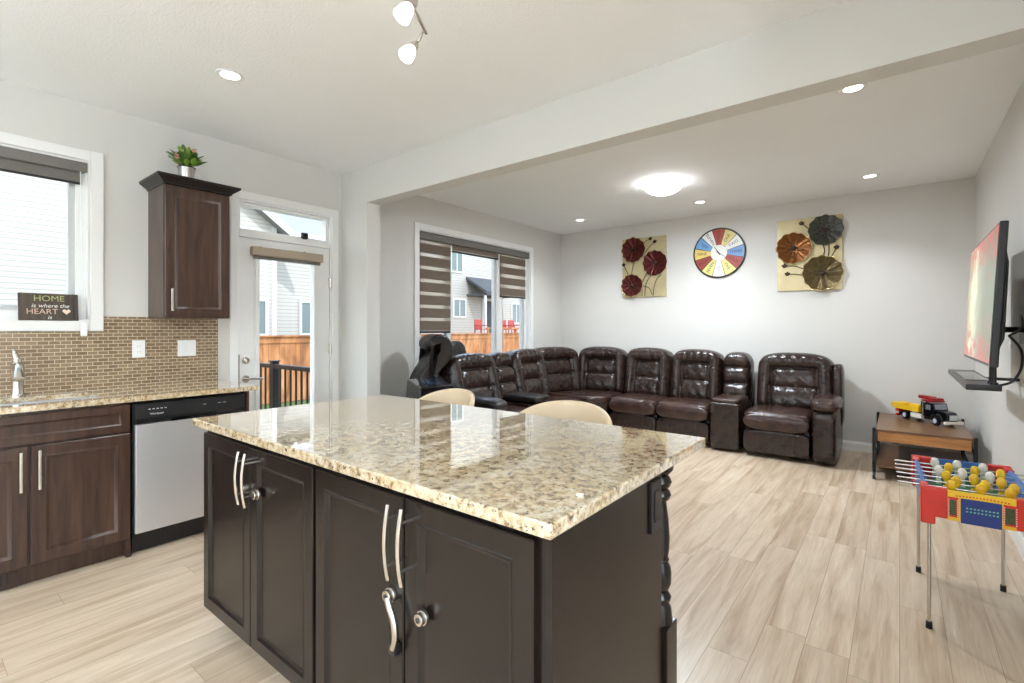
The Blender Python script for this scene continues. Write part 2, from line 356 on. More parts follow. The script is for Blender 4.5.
# wall_left with three openings (window_1, door with transom, window_2)
def wall_holes(x0, x1, y0, y1, holes):
    b = B(); ys = sorted({y0, y1, *[h[0] for h in holes], *[h[1] for h in holes]})
    for a, c in zip(ys, ys[1:]):
        hs = [h for h in holes if h[0] <= a+1e-6 and h[1] >= c-1e-6]
        if not hs: box(b, x0, x1, a, c, 0, HC)
        else:
            h = hs[0]
            if h[2] > 0: box(b, x0, x1, a, c, 0, h[2])
            box(b, x0, x1, a, c, h[3], HC)
    bmesh.ops.remove_doubles(b, verts=b.verts, dist=1e-5)
    return b
KW = (-0.55, 0.795, 1.355, 2.379); DR = (1.69, 2.50, 0.0, 2.33); LW = (3.54, 5.575, 0.72, 2.385)
struct('wall_left', wall_holes(XA-0.15, XA, YF, YB, [KW, DR, LW]), M_wall)
struct('wall_back', box(B(), XA-0.15, XC+0.12, YB, YB+0.1, 0, HC), M_wall)
struct('wall_right', box(B(), XC, XC+0.12, 1.1, YB, 0, HC), M_wall)
b = B(); box(b, XA-0.15, -3.2, YF-0.1, YF, 0, HC); box(b, 2.2, XR+0.1, YF-0.1, YF, 0, HC); box(b, -3.2, 2.2, YF-0.1, YF, 0, 0.95); box(b, -3.2, 2.2, YF-0.1, YF, 2.35, HC)
struct('wall_front', b, M_wall)
b = B(); box(b, XR, XR+0.1, YF, -2.9, 0, HC); box(b, XR, XR+0.1, 0.9, 1.2, 0, HC); box(b, XR, XR+0.1, -2.9, 0.9, 2.35, HC); box(b, XR, XR+0.1, -2.9, 0.9, 0, 0.06); box(b, XC+0.12, XR, 1.1, 1.2, 0, HC)
struct('wall_kitchen', b, M_wall)
b = B()
for x in (-3.2, -1.43, 0.37, 2.13): box(b, x, x+0.07, YF-0.09, YF-0.02, 0.95, 2.35)
box(b, -3.13, 2.13, YF-0.09, YF-0.02, 0.95, 1.02); box(b, -3.13, 2.13, YF-0.09, YF-0.02, 2.28, 2.35)
w3 = tag(mesh_obj('added_window_3', b, M_trim), kind='structure'); mesh_obj('window_pane', box(B(), -3.13, 2.13, YF-0.06, YF-0.055, 1.02, 2.28), M_glass, w3)  # unseen window behind the camera, added to let in more daylight
b = B()
for y in (-2.9, -1.03, 0.83): box(b, XR+0.02, XR+0.09, y, y+0.07, 0.06, 2.35)
box(b, XR+0.02, XR+0.09, -2.83, 0.83, 0.06, 0.13); box(b, XR+0.02, XR+0.09, -2.83, 0.83, 2.28, 2.35)
w4 = tag(mesh_obj('added_window_4', b, M_trim), kind='structure'); mesh_obj('window_pane', box(B(), XR+0.055, XR+0.06, -2.83, 0.83, 0.13, 2.28), M_glass, w4)  # unseen glazing, added so sun and sky brighten the room from behind
b = B(); box(b, XA, XP, YK, YK2, 0, BZ); box(b, XA, XC, YK, YK2, BZ, HC)
struct('wall_beam', b, M_wall)
def base_prof(b, x0, x1, y0, y1, axis, sgn):
    # baseboard 0.1 high with a sloped cap
    if axis == 'x':   # runs along x on a wall facing sgn y
        prism(b, [(0, 0), (0.014, 0), (0.014, 0.075), (0.006, 0.1), (0, 0.1)], x0, x1, M=Matrix(((0, 0, 1, 0), (sgn, 0, 0, y0), (0, 1, 0, 0), (0, 0, 0, 1))))
    else:
        prism(b, [(0, 0), (0.014, 0), (0.014, 0.075), (0.006, 0.1), (0, 0.1)], y0, y1, M=Matrix(((sgn, 0, 0, x0), (0, 0, 1, 0), (0, 1, 0, 0), (0, 0, 0, 1))))
    return b
struct('baseboard_back', base_prof(B(), XA, XC, YB, 0, 'x', -1), M_trim)
struct('baseboard_right', base_prof(B(), XC, 0, 1.2, YB-0.014, 'y', -1), M_trim)
b = base_prof(B(), XA, 0, YK2, YB-0.014, 'y', 1); struct('baseboard_left', b, M_trim)
b = base_prof(B(), XA, XP+0.014, YK, 0, 'x', -1); base_prof(b, XP, 0, YK, YK2, 'y', 1)
struct('baseboard_pilaster', b, M_trim)

def casing(b, y0, y1, z0, z1, w=0.065, t=0.018, bottom=True):
    def bar(ya, yb, za, zb):
        box(b, XA, XA+t, ya, yb, za, zb, 0.004)
    bar(y0-w, y0, (z0-w) if bottom else 0, z1+w); bar(y1, y1+w, (z0-w) if bottom else 0, z1+w); bar(y0, y1, z1, z1+w)
    if bottom: bar(y0, y1, z0-w, z0)
    return b
def win_frame(b, y0, y1, z0, z1, w=0.045, x0=XA-0.13, x1=XA-0.05, bev=0.004):
    box(b, x0, x1, y0, y0+w, z0, z1, bev); box(b, x0, x1, y1-w, y1, z0, z1, bev)
    box(b, x0, x1, y0+w, y1-w, z1-w, z1, bev); box(b, x0, x1, y0+w, y1-w, z0, z0+w, bev); return b
def jamb(b, y0, y1, z0, z1, bottom=True):
    t = 0.012
    box(b, XA-0.15, XA, y0, y0+t, z0, z1); box(b, XA-0.15, XA, y1-t, y1, z0, z1); box(b, XA-0.15, XA, y0+t, y1-t, z1-t, z1)
    if bottom: box(b, XA-0.15, XA, y0+t, y1-t, z0, z0+t)
    return b
# kitchen window
b = casing(B(), *KW); jamb(b, *KW)
w1 = tag(mesh_obj('window_1', b, M_trim), kind='structure')
mesh_obj('window_frame', win_frame(B(), KW[0]+0.012, KW[1]-0.012, KW[2]+0.012, KW[3]-0.012, 0.05), M_trim, w1)
mesh_obj('window_sash', win_frame(B(), -0.49, 0.745, 1.40, 2.34, 0.045, XA-0.12, XA-0.075), M_vinyl, w1)
mesh_obj('window_pane', box(B(), XA-0.10, XA-0.095, -0.44, 0.70, 1.445, 2.295), M_glass, w1)
# living window: three lights
b = casing(B(), *LW); jamb(b, *LW)
w2 = tag(mesh_obj('window_2', b, M_trim), kind='structure')
y0, y1, z0, z1 = LW[0]+0.012, LW[1]-0.012, LW[2]+0.012, LW[3]-0.012
b = win_frame(B(), y0, y1, z0, z1, 0.045); box(b, XA-0.13, XA-0.05, 4.02, 4.07, z0+0.045, z1-0.045, 0.004); box(b, XA-0.13, XA-0.05, 4.92, 5.02, z0+0.045, z1-0.045, 0.004)
mesh_obj('window_frame', b, M_trim, w2)
for ya, yb in ((3.60, 4.02), (4.07, 4.92), (5.02, 5.515)):
    mesh_obj('window_sash', win_frame(B(), ya, yb, z0+0.045, z1-0.045, 0.035, XA-0.12, XA-0.07), M_vinyl, w2)
    mesh_obj('window_pane', box(B(), XA-0.10, XA-0.095, ya+0.035, yb-0.035, z0+0.08, z1-0.08), M_glass, w2)
# door with transom
b = B()
for ya, yb in ((DR[0]-0.06, DR[0]), (DR[1], DR[1]+0.065)): box(b, XA, XA+0.018, ya, yb, 0, 2.395, 0.004)
box(b, XA, XA+0.018, DR[0], DR[1], 2.33, 2.395, 0.004)
d1 = tag(mesh_obj('door_1', b, M_trim), kind='structure')
b = jamb(B(), DR[0], DR[1], 0, 2.33, False); box(b, XA-0.15, XA+0.004, DR[0]+0.012, DR[1]-0.012, 2.035, 2.085)
box(b, XA-0.15, XA-0.0, DR[0]+0.012, DR[1]-0.012, 0, 0.012)
mesh_obj('door_frame', b, M_trim, d1)
b = win_frame(B(), DR[0]+0.012, DR[1]-0.012, 2.085, 2.318, 0.022, XA-0.11, XA-0.03)
mesh_obj('transom_frame', b, M_trim, d1)
mesh_obj('transom_pane', box(B(), XA-0.075, XA-0.07, DR[0]+0.034, DR[1]-0.034, 2.107, 2.296), M_glass, d1)
# slab
sy0, sy1 = 1.706, 2.484
b = B(); xs0, xs1 = XA-0.055, XA-0.01; gy0, gy1, gz0, gz1 = 1.845, 2.345, 0.28, 1.90
box(b, xs0, xs1, sy0, gy0, 0.016, 2.032); box(b, xs0, xs1, gy1, sy1, 0.016, 2.032)
box(b, xs0, xs1, gy0, gy1, 0.016, gz0); box(b, xs0, xs1, gy0, gy1, gz1, 2.032)
mesh_obj('door_slab', b, M_trim, d1)
b = B(); win_frame(b, gy0-0.02, gy1+0.02, gz0-0.02, gz1+0.02, 0.035, xs0-0.012, xs1+0.014, 0.006)
mesh_obj('glass_frame', b, M_trim, d1)
mesh_obj('door_pane', box(B(), XA-0.035, XA-0.03, gy0+0.015, gy1-0.015, gz0+0.015, gz1-0.015), M_glass, d1)
for z in (0.25, 1.12, 1.72):
    b = B(); cyl(b, (XA+0.004, 2.492, z-0.045), (XA+0.004, 2.492, z+0.045), 0.007, seg=10); box(b, XA-0.01, XA+0.001, 2.478, 2.508, z-0.045, z+0.045)
    mesh_obj('hinge', b, M_nickel, d1, smooth=True)
b = B(); cyl(b, (xs1, 1.752, 0.905), (xs1+0.012, 1.752, 0.905), 0.028, seg=24); cyl(b, (xs1+0.012, 1.752, 0.905), (xs1+0.05, 1.752, 0.905), 0.011, seg=16)
tube(b, smooth_pts([(xs1+0.048, 1.745, 0.905), (xs1+0.052, 1.78, 0.906), (xs1+0.05, 1.83, 0.904), (xs1+0.046, 1.87, 0.9)]), 0.009, 12)
mesh_obj('lever_handle', b, M_nickel, d1, smooth=True)
b = B(); cyl(b, (xs1, 1.752, 1.052), (xs1+0.014, 1.752, 1.052), 0.03, 0.027, seg=24); cyl(b, (xs1+0.014, 1.752, 1.052), (xs1+0.02, 1.752, 1.052), 0.014, seg=20); box(b, xs1+0.018, xs1+0.034, 1.748, 1.756, 1.036, 1.068, 0.002)
mesh_obj('deadbolt', b, M_nickel, d1, smooth=True)
mesh_obj('strike_plate', box(B(), XA+0.001-0.01, XA+0.003, 1.693, 1.704, 0.86, 1.10), M_nickel, d1)

# ------------------------------------------------------------------ kitchen: things built in room coordinates under an Empty at their base
def wthing(name, label, cat, base, group=None): return thing(name, label, cat, base, 0, group)
def wp(name, bm, m, parent, smooth=True):
    o = mesh_obj(name, bm, m, parent, smooth)
    if parent and parent.type == 'EMPTY': o.matrix_parent_inverse = Matrix.Translation(-Vector(parent.location))
    return o
DOOR_LOOPS = [(0, 0), (0, 0.016), (0.003, 0.019), (0.052, 0.019), (0.056, 0.021), (0.060, 0.019), (0.068, 0.011), (0.075, 0.010)]
def bar_pull(M, L, parent, m=None, arch=0.012, w=0.011, stand=0.03, name='handle'):
    """vertical bar pull centred at M origin, along local z, outward local y"""
    b = B(); pts = []
    n = 12
    for i in range(n+1):
        t = -1+2*i/n
        pts.append(M @ Vector((0, stand+arch*(1-t*t), t*L/2)))
    tube(b, pts, w/2, 8)
    for s in (-0.62, 0.62):
        tube(b, [M @ Vector((0, 0, s*L/2)), M @ Vector((0, stand+arch*(1-s*s), s*L/2))], 0.0042, 8)
    return mesh_obj(name, b, m or M_nickel, parent, True)

# sink base cabinet
XF = -3.455                                    # carcass front
sc = wthing('base_cabinet', 'dark brown sink base cabinet left of the dishwasher', 'cabinet', (-3.78, 0.4, 0))
b = B(); box(b, XA+0.016, XF, -0.06, -0.042, 0.0, 0.885); box(b, XA+0.016, XF, 0.832, 0.852, 0.0, 0.885); box(b, XA+0.016, XF-0.001, -0.042, 0.832, 0.1, 0.118); box(b, XA+0.016, XA+0.03, -0.042, 0.832, 0.118, 0.885)
box(b, XF-0.02, XF, -0.06, 0.852, 0.868, 0.885); box(b, XF-0.02, XF, -0.06, -0.02, 0.1, 0.868); box(b, XF-0.02, XF, 0.815, 0.852, 0.1, 0.868); box(b, XF-0.02, XF, -0.02, 0.815, 0.69, 0.72); box(b, XF-0.02, XF, 0.38, 0.45, 0.1, 0.69)
box(b, XA+0.016, XF, -1.6, -0.062, 0.1, 0.885)
wp('body', b, M_cab2, sc, False)
Mx = lambda y, z, x=XF: frame_M((x, y, z), (0, 1, 0), (1, 0, 0))
b = B(); nested(b, Mx(-0.05, 0.722), 0.895, 0.150, [(0, 0), (0, 0.016), (0.003, 0.019), (0.034, 0.019), (0.038, 0.021), (0.042, 0.019), (0.048, 0.011), (0.055, 0.010)]); wp('drawer_front', b, M_cab2, sc)
for ya, yb, hy in ((-0.05, 0.428, 0.400), (0.438, 0.846, 0.468)):
    b = B(); nested(b, Mx(ya, 0.112), yb-ya, 0.598, DOOR_LOOPS); d = wp('door', b, M_cab2, sc)
    h = B(); M = Mx(hy, 0.592, XF+0.019)
    box(h, 0, 0, 0, 0, 0, 0) if False else None
    bb = B(); box(bb, -0.007, 0.007, 0.026, 0.034, -0.1, 0.1, 0.002); box(bb, -0.004, 0.004, 0, 0.027, -0.082, -0.074); box(bb, -0.004, 0.004, 0, 0.027, 0.074, 0.082); merge(h, bb, M)
    mesh_obj('handle', h, M_nickel, d, True)
    if ya < 0:
        bb = B(); superell(bb, (0, 0, 0), (0.034, 0.008, 0.019), 1, 1); h = B(); merge(h, bb, Mx(0.28, 0.605, XF+0.022)); mesh_obj('child_lock', h, M_nickel, d, 'all')
wp('toe_kick', box(B(), XF-0.07, XF-0.055, 0.3, 0.852, 0.0, 0.1), M_cab2, sc, False)
wp('toe_kick', box(B(), XF-0.07, XF-0.055, -1.5, 0.3, 0.0, 0.1), M_cab2, sc, False)
b = B(); box(b, XF-0.055, XF-0.035, 0.05, 0.40, 0.006, 0.108, 0.003)
vg = wp('vent_grille', b, M_cab2, sc)
b = B()
for i in range(13): box(b, XF-0.037, XF-0.033, 0.09+i*0.022, 0.10+i*0.022, 0.032, 0.086)
mesh_obj('vent_slot', b, M_black, vg)

# dishwasher
dw = wthing('dishwasher', 'stainless steel dishwasher with black control panel', 'dishwasher', (-3.75, 1.165, 0))
b = B(); box(b, XA+0.03, XF-0.01, 0.862, 1.472, 0.1, 0.872); wp('body', b, M_black, dw, False)
b = B(); box(b, XF-0.01, XF+0.022, 0.868, 1.468, 0.125, 0.752, 0.006); wp('door', b, M_steel, dw)
b = B()
prism(b, [(0, 0.756), (0.036, 0.760), (0.040, 0.785), (0.028, 0.868), (0, 0.868)], 0.868, 1.468, 0.002, M=Matrix(((1, 0, 0, XF-0.01), (0, 0, 1, 0), (0, 1, 0, 0), (0, 0, 0, 1))))
cp = wp('control_panel', b, M_black, dw)
b = B(); box(b, XF+0.018, XF+0.031, 1.04, 1.29, 0.752, 0.772, 0.003); mesh_obj('handle_recess', b, M_gloss, cp, True)
for i, y in enumerate((0.90, 0.915, 0.93, 0.945, 0.96, 0.985, 1.0, 1.24, 1.255, 1.30, 1.315, 1.33, 1.345, 1.36)):
    if i in (2, 9): pass
b = B()
for y in (0.93, 0.95, 0.97, 0.99, 1.01): box(b, XF+0.0215, XF+0.0235, y, y+0.011, 0.834, 0.838)
for y in (1.215, 1.23, 1.30, 1.316, 1.332, 1.348, 1.364): box(b, XF+0.0215, XF+0.0245, y, y+0.01, 0.812, 0.816)
for y in (1.215, 1.30, 1.33): box(b, XF+0.0215, XF+0.0235, y, y+0.02, 0.828, 0.832)
mesh_obj('button_marks', b, M_white, cp)
wp('toe_panel', box(B(), XF-0.055, XF-0.04, 0.868, 1.468, 0.004, 0.118, 0.003), M_black, dw)
def text_obj(name, s, size, M, m, parent, ext=0.0006, align='CENTER', shear=0):
    cu = bpy.data.curves.new('t', 'FONT'); cu.body = s; cu.size = size; cu.extrude = ext; cu.align_x = align; cu.align_y = 'CENTER'; cu.shear = shear
    to = bpy.data.objects.new('t', cu); C.objects.link(to)
    bpy.context.view_layer.update()
    me = bpy.data.meshes.new_from_object(to.evaluated_get(bpy.context.evaluated_depsgraph_get())); bpy.data.objects.remove(to)
    me.transform(M); me.materials.append(m)
    o = bpy.data.objects.new(name, me); C.objects.link(o)
    if parent: o.parent = parent
    return o
# text local: x right, y up, z toward the reader
def text_M(origin, right, up):
    r = Vector(right).normalized(); u = Vector(up).normalized(); n = r.cross(u)
    M = Matrix.Identity(4); M.col[0][:3] = r; M.col[1][:3] = u; M.col[2][:3] = n; M.col[3][:3] = origin; return M
text_obj('logo', 'Whirlpool', 0.016, text_M((XF+0.0265, 0.97, 0.808), (0, 1, 0), (-0.14, 0, 1)), M_white, cp)
ep = wthing('end_panel', 'dark brown end panel closing the cabinet run right of the dishwasher', 'panel', (-3.75, 1.49, 0))
wp('panel', box(B(), XA+0.016, XF+0.015, 1.478, 1.498, 0, 0.885, 0.002), M_cab2, ep)

# worktop along the wall with sink cut-out
WT0, WT1 = 0.888, 0.918
sx0, sx1, syy0, syy1 = -3.90, -3.53, -0.12, 0.74
b = B(); xe = -3.43
for r in ((XA+0.002, sx0, -1.6, 1.555), (sx1, xe, -1.6, 1.555), (sx0, sx1, -1.6, syy0), (sx0, sx1, syy1, 1.555)): box(b, r[0], r[1], r[2], r[3], WT0, WT1)
bmesh.ops.remove_doubles(b, verts=b.verts, dist=1e-5)
wt = mesh_obj('worktop', b, M_granite); tag(wt, 'long speckled granite worktop along the tiled wall, with the sink in it', 'worktop')
b = B(); t = 0.004
box(b, sx0-0.012, sx0, syy0-0.012, syy1+0.012, 0.70, WT0-0.001); box(b, sx1, sx1+0.012, syy0-0.012, syy1+0.012, 0.70, WT0-0.001)
box(b, sx0, sx1, syy0-0.012, syy0, 0.70, WT0-0.001); box(b, sx0, sx1, syy1, syy1+0.012, 0.70, WT0-0.001); box(b, sx0, sx1, syy0, syy1, 0.70, 0.71)
box(b, sx0, sx1, 0.30, 0.32, 0.71, WT0-0.02, 0.006)
snk = mesh_obj('sink', b, M_steel, None, True); tag(snk, 'stainless steel undermount sink in the granite worktop under the window', 'sink')
b = B(); cyl(b, (-3.72, 0.53, 0.71), (-3.72, 0.53, 0.716), 0.045, seg=24); mesh_obj('drain', b, M_chrome, snk, True)
# faucet
fc = wthing('kitchen_faucet', 'nickel pull-down kitchen faucet standing behind the sink', 'faucet', (-3.985, 0.452, WT1))
b = B(); lathe(b, [(0, 0), (0.034, 0), (0.034, 0.006), (0.029, 0.012), (0.027, 0.05), (0.0265, 0.11), (0.030, 0.14), (0.032, 0.165), (0.026, 0.19), (0.0, 0.195)]); mesh_obj('body', b, M_nickel, fc, True)
b = B(); tube(b, smooth_pts([(0.0, 0.0, 0.15), (0.035, 0.0, 0.172), (0.08, -0.004, 0.158), (0.115, -0.008, 0.128)]), [0.027]*6+[0.0255]*6+[0.024]*6+[0.024], 16)
cyl(b, (0.112, -0.007, 0.132), (0.130, -0.009, 0.106), 0.025, 0.028, 20); mesh_obj('spray_head', b, M_nickel, fc, True)
b = B(); tube(b, smooth_pts([(-0.002, 0, 0.185), (-0.004, -0.004, 0.215), (-0.012, -0.01, 0.245), (-0.014, -0.014, 0.262)]), [0.021]*6+[0.016]*6+[0.011]*6+[0.013], 14); superell(b, (-0.014, -0.014, 0.264), (0.015, 0.013, 0.008), 1, 1); mesh_obj('lever', b, M_nickel, fc, True)

# backsplash tiles (thin slab on the wall) and outlets
b = B(); box(b, XA+0.0005, XA+0.010, -1.6, 0.862, WT1, 1.288); box(b, XA+0.0005, XA+0.010, 0.862, 1.545, WT1, 1.385)
tag(mesh_obj('trim_backsplash', b, M_tile), kind='structure')
XT = XA+0.0105
def outlet_plate(label, y0, y1, z0, z1, kind):
    o = wthing('wall_outlet' if kind == 'outlet' else 'light_switch', label, kind, (XT, (y0+y1)/2, z0))
    wp('cover_plate', box(B(), XT, XT+0.006, y0, y1, z0, z1, 0.002), M_white, o)
    yc = (y0+y1)/2
    if kind == 'outlet':
        b = B(); box(b, XT+0.005, XT+0.0085, yc-0.017, yc+0.017, z0+0.02, z1-0.02, 0.001)
        f = wp('socket', b, M_white, o); b = B()
        for zz in (z0+0.04, z1-0.04):
            for s in (-0.007, 0.007): box(b, XT+0.0083, XT+0.009, yc+s-0.001, yc+s+0.001, zz-0.004, zz+0.004)
        mesh_obj('slots', b, M_black, f)
    else:
        for s in (-0.026, 0.026): wp('rocker', box(B(), XT+0.005, XT+0.010, yc+s-0.016, yc+s+0.016, z0+0.022, z1-0.022, 0.002), M_white, o)
outlet_plate('white power outlet on the tiled backsplash, left of the switch plate', 1.012, 1.084, 1.108, 1.226, 'outlet')
outlet_plate('wide white double rocker switch plate on the tiled backsplash', 1.278, 1.394, 1.106, 1.222, 'switch')

# wall cabinet
uc = wthing('wall_cabinet', 'dark brown upper wall cabinet with crown moulding beside the door', 'cabinet', (-3.92, 1.31, 1.378))
ux = -3.755; uy0, uy1 = 1.105, 1.505
wp('body', box(B(), XA, ux-0.02, uy0, uy1, 1.378, 2.262), M_cab2, uc, False)
b = B(); nested(b, frame_M((ux-0.02, uy0+0.004, 1.382), (0, 1, 0), (1, 0, 0)), uy1-uy0-0.008, 0.868, DOOR_LOOPS); d = wp('door', b, M_cab2, uc)
bb = B(); box(bb, -0.007, 0.007, 0.026, 0.034, -0.075, 0.075, 0.002); box(bb, -0.004, 0.004, 0, 0.027, -0.06, -0.052); box(bb, -0.004, 0.004, 0, 0.027, 0.052, 0.06)
h = B(); merge(h, bb, Mx(uy0+0.036, 1.495, ux)); mesh_obj('handle', h, M_nickel, d, True)
# crown: stacked flared profile following three sides
b = B(); prof = [(0.0, 2.252), (0.008, 2.255), (0.010, 2.264), (0.028, 2.278), (0.046, 2.292), (0.052, 2.296), (0.052, 2.311), (0.0, 2.313)]
path = lambda e: [(XA+0.001, uy0-e), (ux+e, uy0-e), (ux+e, uy1+e), (XA+0.001, uy1+e)]
rings = [[b.verts.new((x, y, z)) for x, y in path(e)] for e, z in prof]
for i in range(len(rings)-1):
    for k in range(3): b.faces.new((rings[i][k], rings[i][k+1], rings[i+1][k+1], rings[i+1][k]))
b.faces.new(rings[-1]); b.faces.new(rings[0][::-1])
wp('crown_moulding', b, M_cab, uc, False)
# plant
pl = thing('potted_plant', 'small pink-flowered plant in a metal pot on top of the wall cabinet', 'plant', (-3.80, 1.245, 2.3135))
b = B(); lathe(b, [(0, 0), (0.040, 0), (0.042, 0.004), (0.050, 0.074), (0.053, 0.080), (0.049, 0.081), (0.046, 0.066), (0, 0.064)], seg=28); mesh_obj('pot', b, mat('brushed_pot_metal', (176, 172, 166), 0.35, 0.9), pl, True); b = B(); lathe(b, [(0.047, 0.079), (0.0545, 0.079), (0.055, 0.084), (0.047, 0.085)], seg=28); mesh_obj('pot_rim', b, M_black, pl, True)
M_leaf = mat('plant_leaf', (62, 98, 34), 0.5, var=0.4, scale=30); M_pink = mat('pink_petal', (222, 150, 140), 0.6, var=0.2, scale=60); M_soil = mat('potting_soil', (40, 30, 24), 0.9)
M_leaf2 = mat('young_plant_leaf', (116, 150, 58), 0.5, var=0.3, scale=30)
def leaf(b, base, tip, w, fold=0.25):
    base = Vector(base); tip = Vector(tip); d = tip-base; side = d.cross(Vector((0, 0, 1)))
    if side.length < 1e-4: side = Vector((1, 0, 0))
    side.normalize(); up = side.cross(d).normalized()
    n = 6; L = []; R = []; Md = []
    for i in range(n+1):
        t = i/n; ww = w*math.sin(PI*min(1, t*0.92+0.06))**0.8*(1 if i < n else 0.05)
        c = base+d*t+Vector((0, 0, -1))*0.10*d.length*t*t
        Md.append(b.verts.new(c)); L.append(b.verts.new(c+side*ww+up*ww*fold)); R.append(b.verts.new(c-side*ww+up*ww*fold))
    for i in range(n):
        b.faces.new((Md[i], Md[i+1], L[i+1], L[i])); b.faces.new((Md[i+1], Md[i], R[i], R[i+1]))
rnd = random.Random(3)
b = B(); b2 = B()
for i in range(120):
    a = rnd.uniform(0, 2*PI); el = rnd.uniform(0.45, 1.5); L = rnd.uniform(0.08, 0.15)
    r0 = rnd.uniform(0, 0.03); z0_ = rnd.uniform(0.07, 0.12); bs = Vector((r0*math.cos(a), r0*math.sin(a), z0_))
    L = min(L, 0.045 / max(0.05, math.cos(el)) + 0.03) if False else L
    tp = bs+Vector((math.cos(a)*math.cos(el), math.sin(a)*math.cos(el), math.sin(el)))*L*0.85
    leaf(b if i % 3 else b2, bs.lerp(tp, 0.35), tp, rnd.uniform(0.012, 0.02))
mesh_obj('leaves', b, M_leaf, pl, 'all'); mesh_obj('young_leaves', b2, M_leaf2, pl, 'all')
b = B(); fl = B()
for i in range(11):
    a = i*2.4; r = 0.022+0.0052*i; h = 0.165+0.03*math.sin(i*1.7)
    p = (r*math.cos(a), r*math.sin(a), h); tube(b, [(0, 0, 0.06), (p[0]*0.5, p[1]*0.5, h*0.7), p], 0.0015, 5)
    for k in range(7):
        q = (p[0]+rnd.uniform(-0.013, 0.013), p[1]+rnd.uniform(-0.013, 0.013), p[2]+rnd.uniform(-0.008, 0.012)); superell(fl, q, (0.007, 0.007, 0.005), 1, 1, nu=8, nv=5)
mesh_obj('flower_stems', b, M_leaf2, pl, True); mesh_obj('blossoms', fl, M_pink, pl, 'all')
b = B(); cyl(b, (0, 0, 0.064), (0, 0, 0.069), 0.045, seg=24); mesh_obj('soil', b, M_soil, pl)

# kitchen window blind
kb = wthing('roller_blind', 'grey banded roller blind rolled up at the top of the kitchen window', 'blind', (XA, 0.12, 2.22))
by0, by1 = KW[0]+0.02, KW[1]-0.014
b = B(); box(b, XA-0.045, XA+0.01, by0, by1, 2.300, 2.365, 0.008); wp('cassette', b, M_blindg, kb)
b = B(); box(b, XA-0.03, XA-0.026, by0+0.01, by1-0.025, 2.235, 2.300); wp('sheer_band', b, M_blindg, kb, False)
b = B(); box(b, XA-0.034, XA-0.022, by0+0.01, by1-0.025, 2.225, 2.240, 0.003); wp('bottom_rail', b, M_black, kb)
b = B(); cyl(b, (XA-0.02, by1-0.01, 2.29), (XA-0.02, by1-0.01, 2.30), 0.006, seg=8); tube(b, [(XA+0.012, 0.772, 2.30), (XA+0.022, 0.768, 1.8), (XA+0.022, 0.765, 1.32)], 0.0028, 6); tube(b, [(XA+0.012, 0.745, 2.30), (XA+0.022, 0.75, 1.8), (XA+0.022, 0.753, 1.32)], 0.0028, 6)
wp('bead_chain', b, M_white, kb)
b = B(); box(b, XA+0.019, XA+0.034, 0.742, 0.776, 1.258, 1.345, 0.005); wp('chain_tensioner', b, M_white, kb)
# sign on the window stool
sg = thing('wooden_sign', 'small dark wooden sign reading HOME is where the HEART is, on the window ledge', 'sign', (XA+0.014, 0.600, 1.3555), 0)
b = B(); Ms = Matrix.Rotation(math.radians(-8), 4, 'Y')
box(b, -0.010, 0.010, -0.135, 0.135, 0, 0.165, 0.002, M=Ms)
# board carries two shallow cleats behind
M_sign = mk_cab('weathered_sign_board', (58, 50, 44), (92, 80, 68), 0.7, (1, 8, 1)); sb = mesh_obj('board', b, M_sign, sg, True)
b = B(); box(b, -0.004, 0.0125, 0.108, 0.112, 0.0, 0.165, M=Ms); mesh_obj('plank_edge', b, M_black, sb)
def sign_M(y, z): return Ms @ text_M((0.0105, y, z), (0, 1, 0), (0, 0, 1))
Mg = mat('sage_lettering', (170, 176, 120), 0.7); Mp_ = mat('peach_lettering', (214, 180, 160), 0.7); Mw_ = mat('chalk_lettering', (236, 232, 224), 0.7)
text_obj('lettering', 'HOME', 0.050, sign_M(0.0, 0.132), Mg, sb)
text_obj('lettering', 'is where the', 0.034, sign_M(0.005, 0.088), Mw_, sb, shear=0.25)
text_obj('lettering', 'HEART', 0.046, sign_M(-0.032, 0.052), Mp_, sb)
text_obj('lettering', 'is', 0.034, sign_M(0.0, 0.017), Mw_, sb, shear=0.25)
b = B(); hp = []
for i in range(32):
    a = 2*PI*i/32; hp.append((0.0019*16*math.sin(a)**3*0.62, 0.0019*(13*math.cos(a)-5*math.cos(2*a)-2*math.cos(3*a)-math.cos(4*a))*0.62))
prism(b, hp, 0, 0.0015, M=sign_M(0.078, 0.054)); mesh_obj('heart', b, mat('pale_heart', (240, 214, 196), 0.6), sb)

# ------------------------------------------------------------------ island
IY = 0.848; IYB = 1.432; IX0, IX1 = -2.344, -0.56
def Mi(x, z, y=IY): return frame_M((x, y, z), (1, 0, 0), (0, -1, 0))
LOOP_I = [(0, 0), (0, 0.015), (0.003, 0.018), (0.050, 0.018), (0.054, 0.0205), (0.058, 0.018), (0.066, 0.010), (0.072, 0.009)]
def child_disc(M, parent, r=0.019, ring=True):
    b = B(); t = B(); cyl(t, (0, 0, 0), (0, 0.012, 0), r, r, 28, 0.003); cyl(t, (0, 0.012, 0), (0, 0.024, 0), r*0.82, r*0.8, 28, 0.003); merge(b, t, M)
    o = mesh_obj('child_lock', b, M_nickel, parent, True)
    b = B(); t = B(); cyl(t, (0, 0.0225, 0), (0, 0.0252, 0), r*0.36, r*0.36, 16); merge(b, t, M); mesh_obj('lock_centre', b, M_black, o, True)
    return o
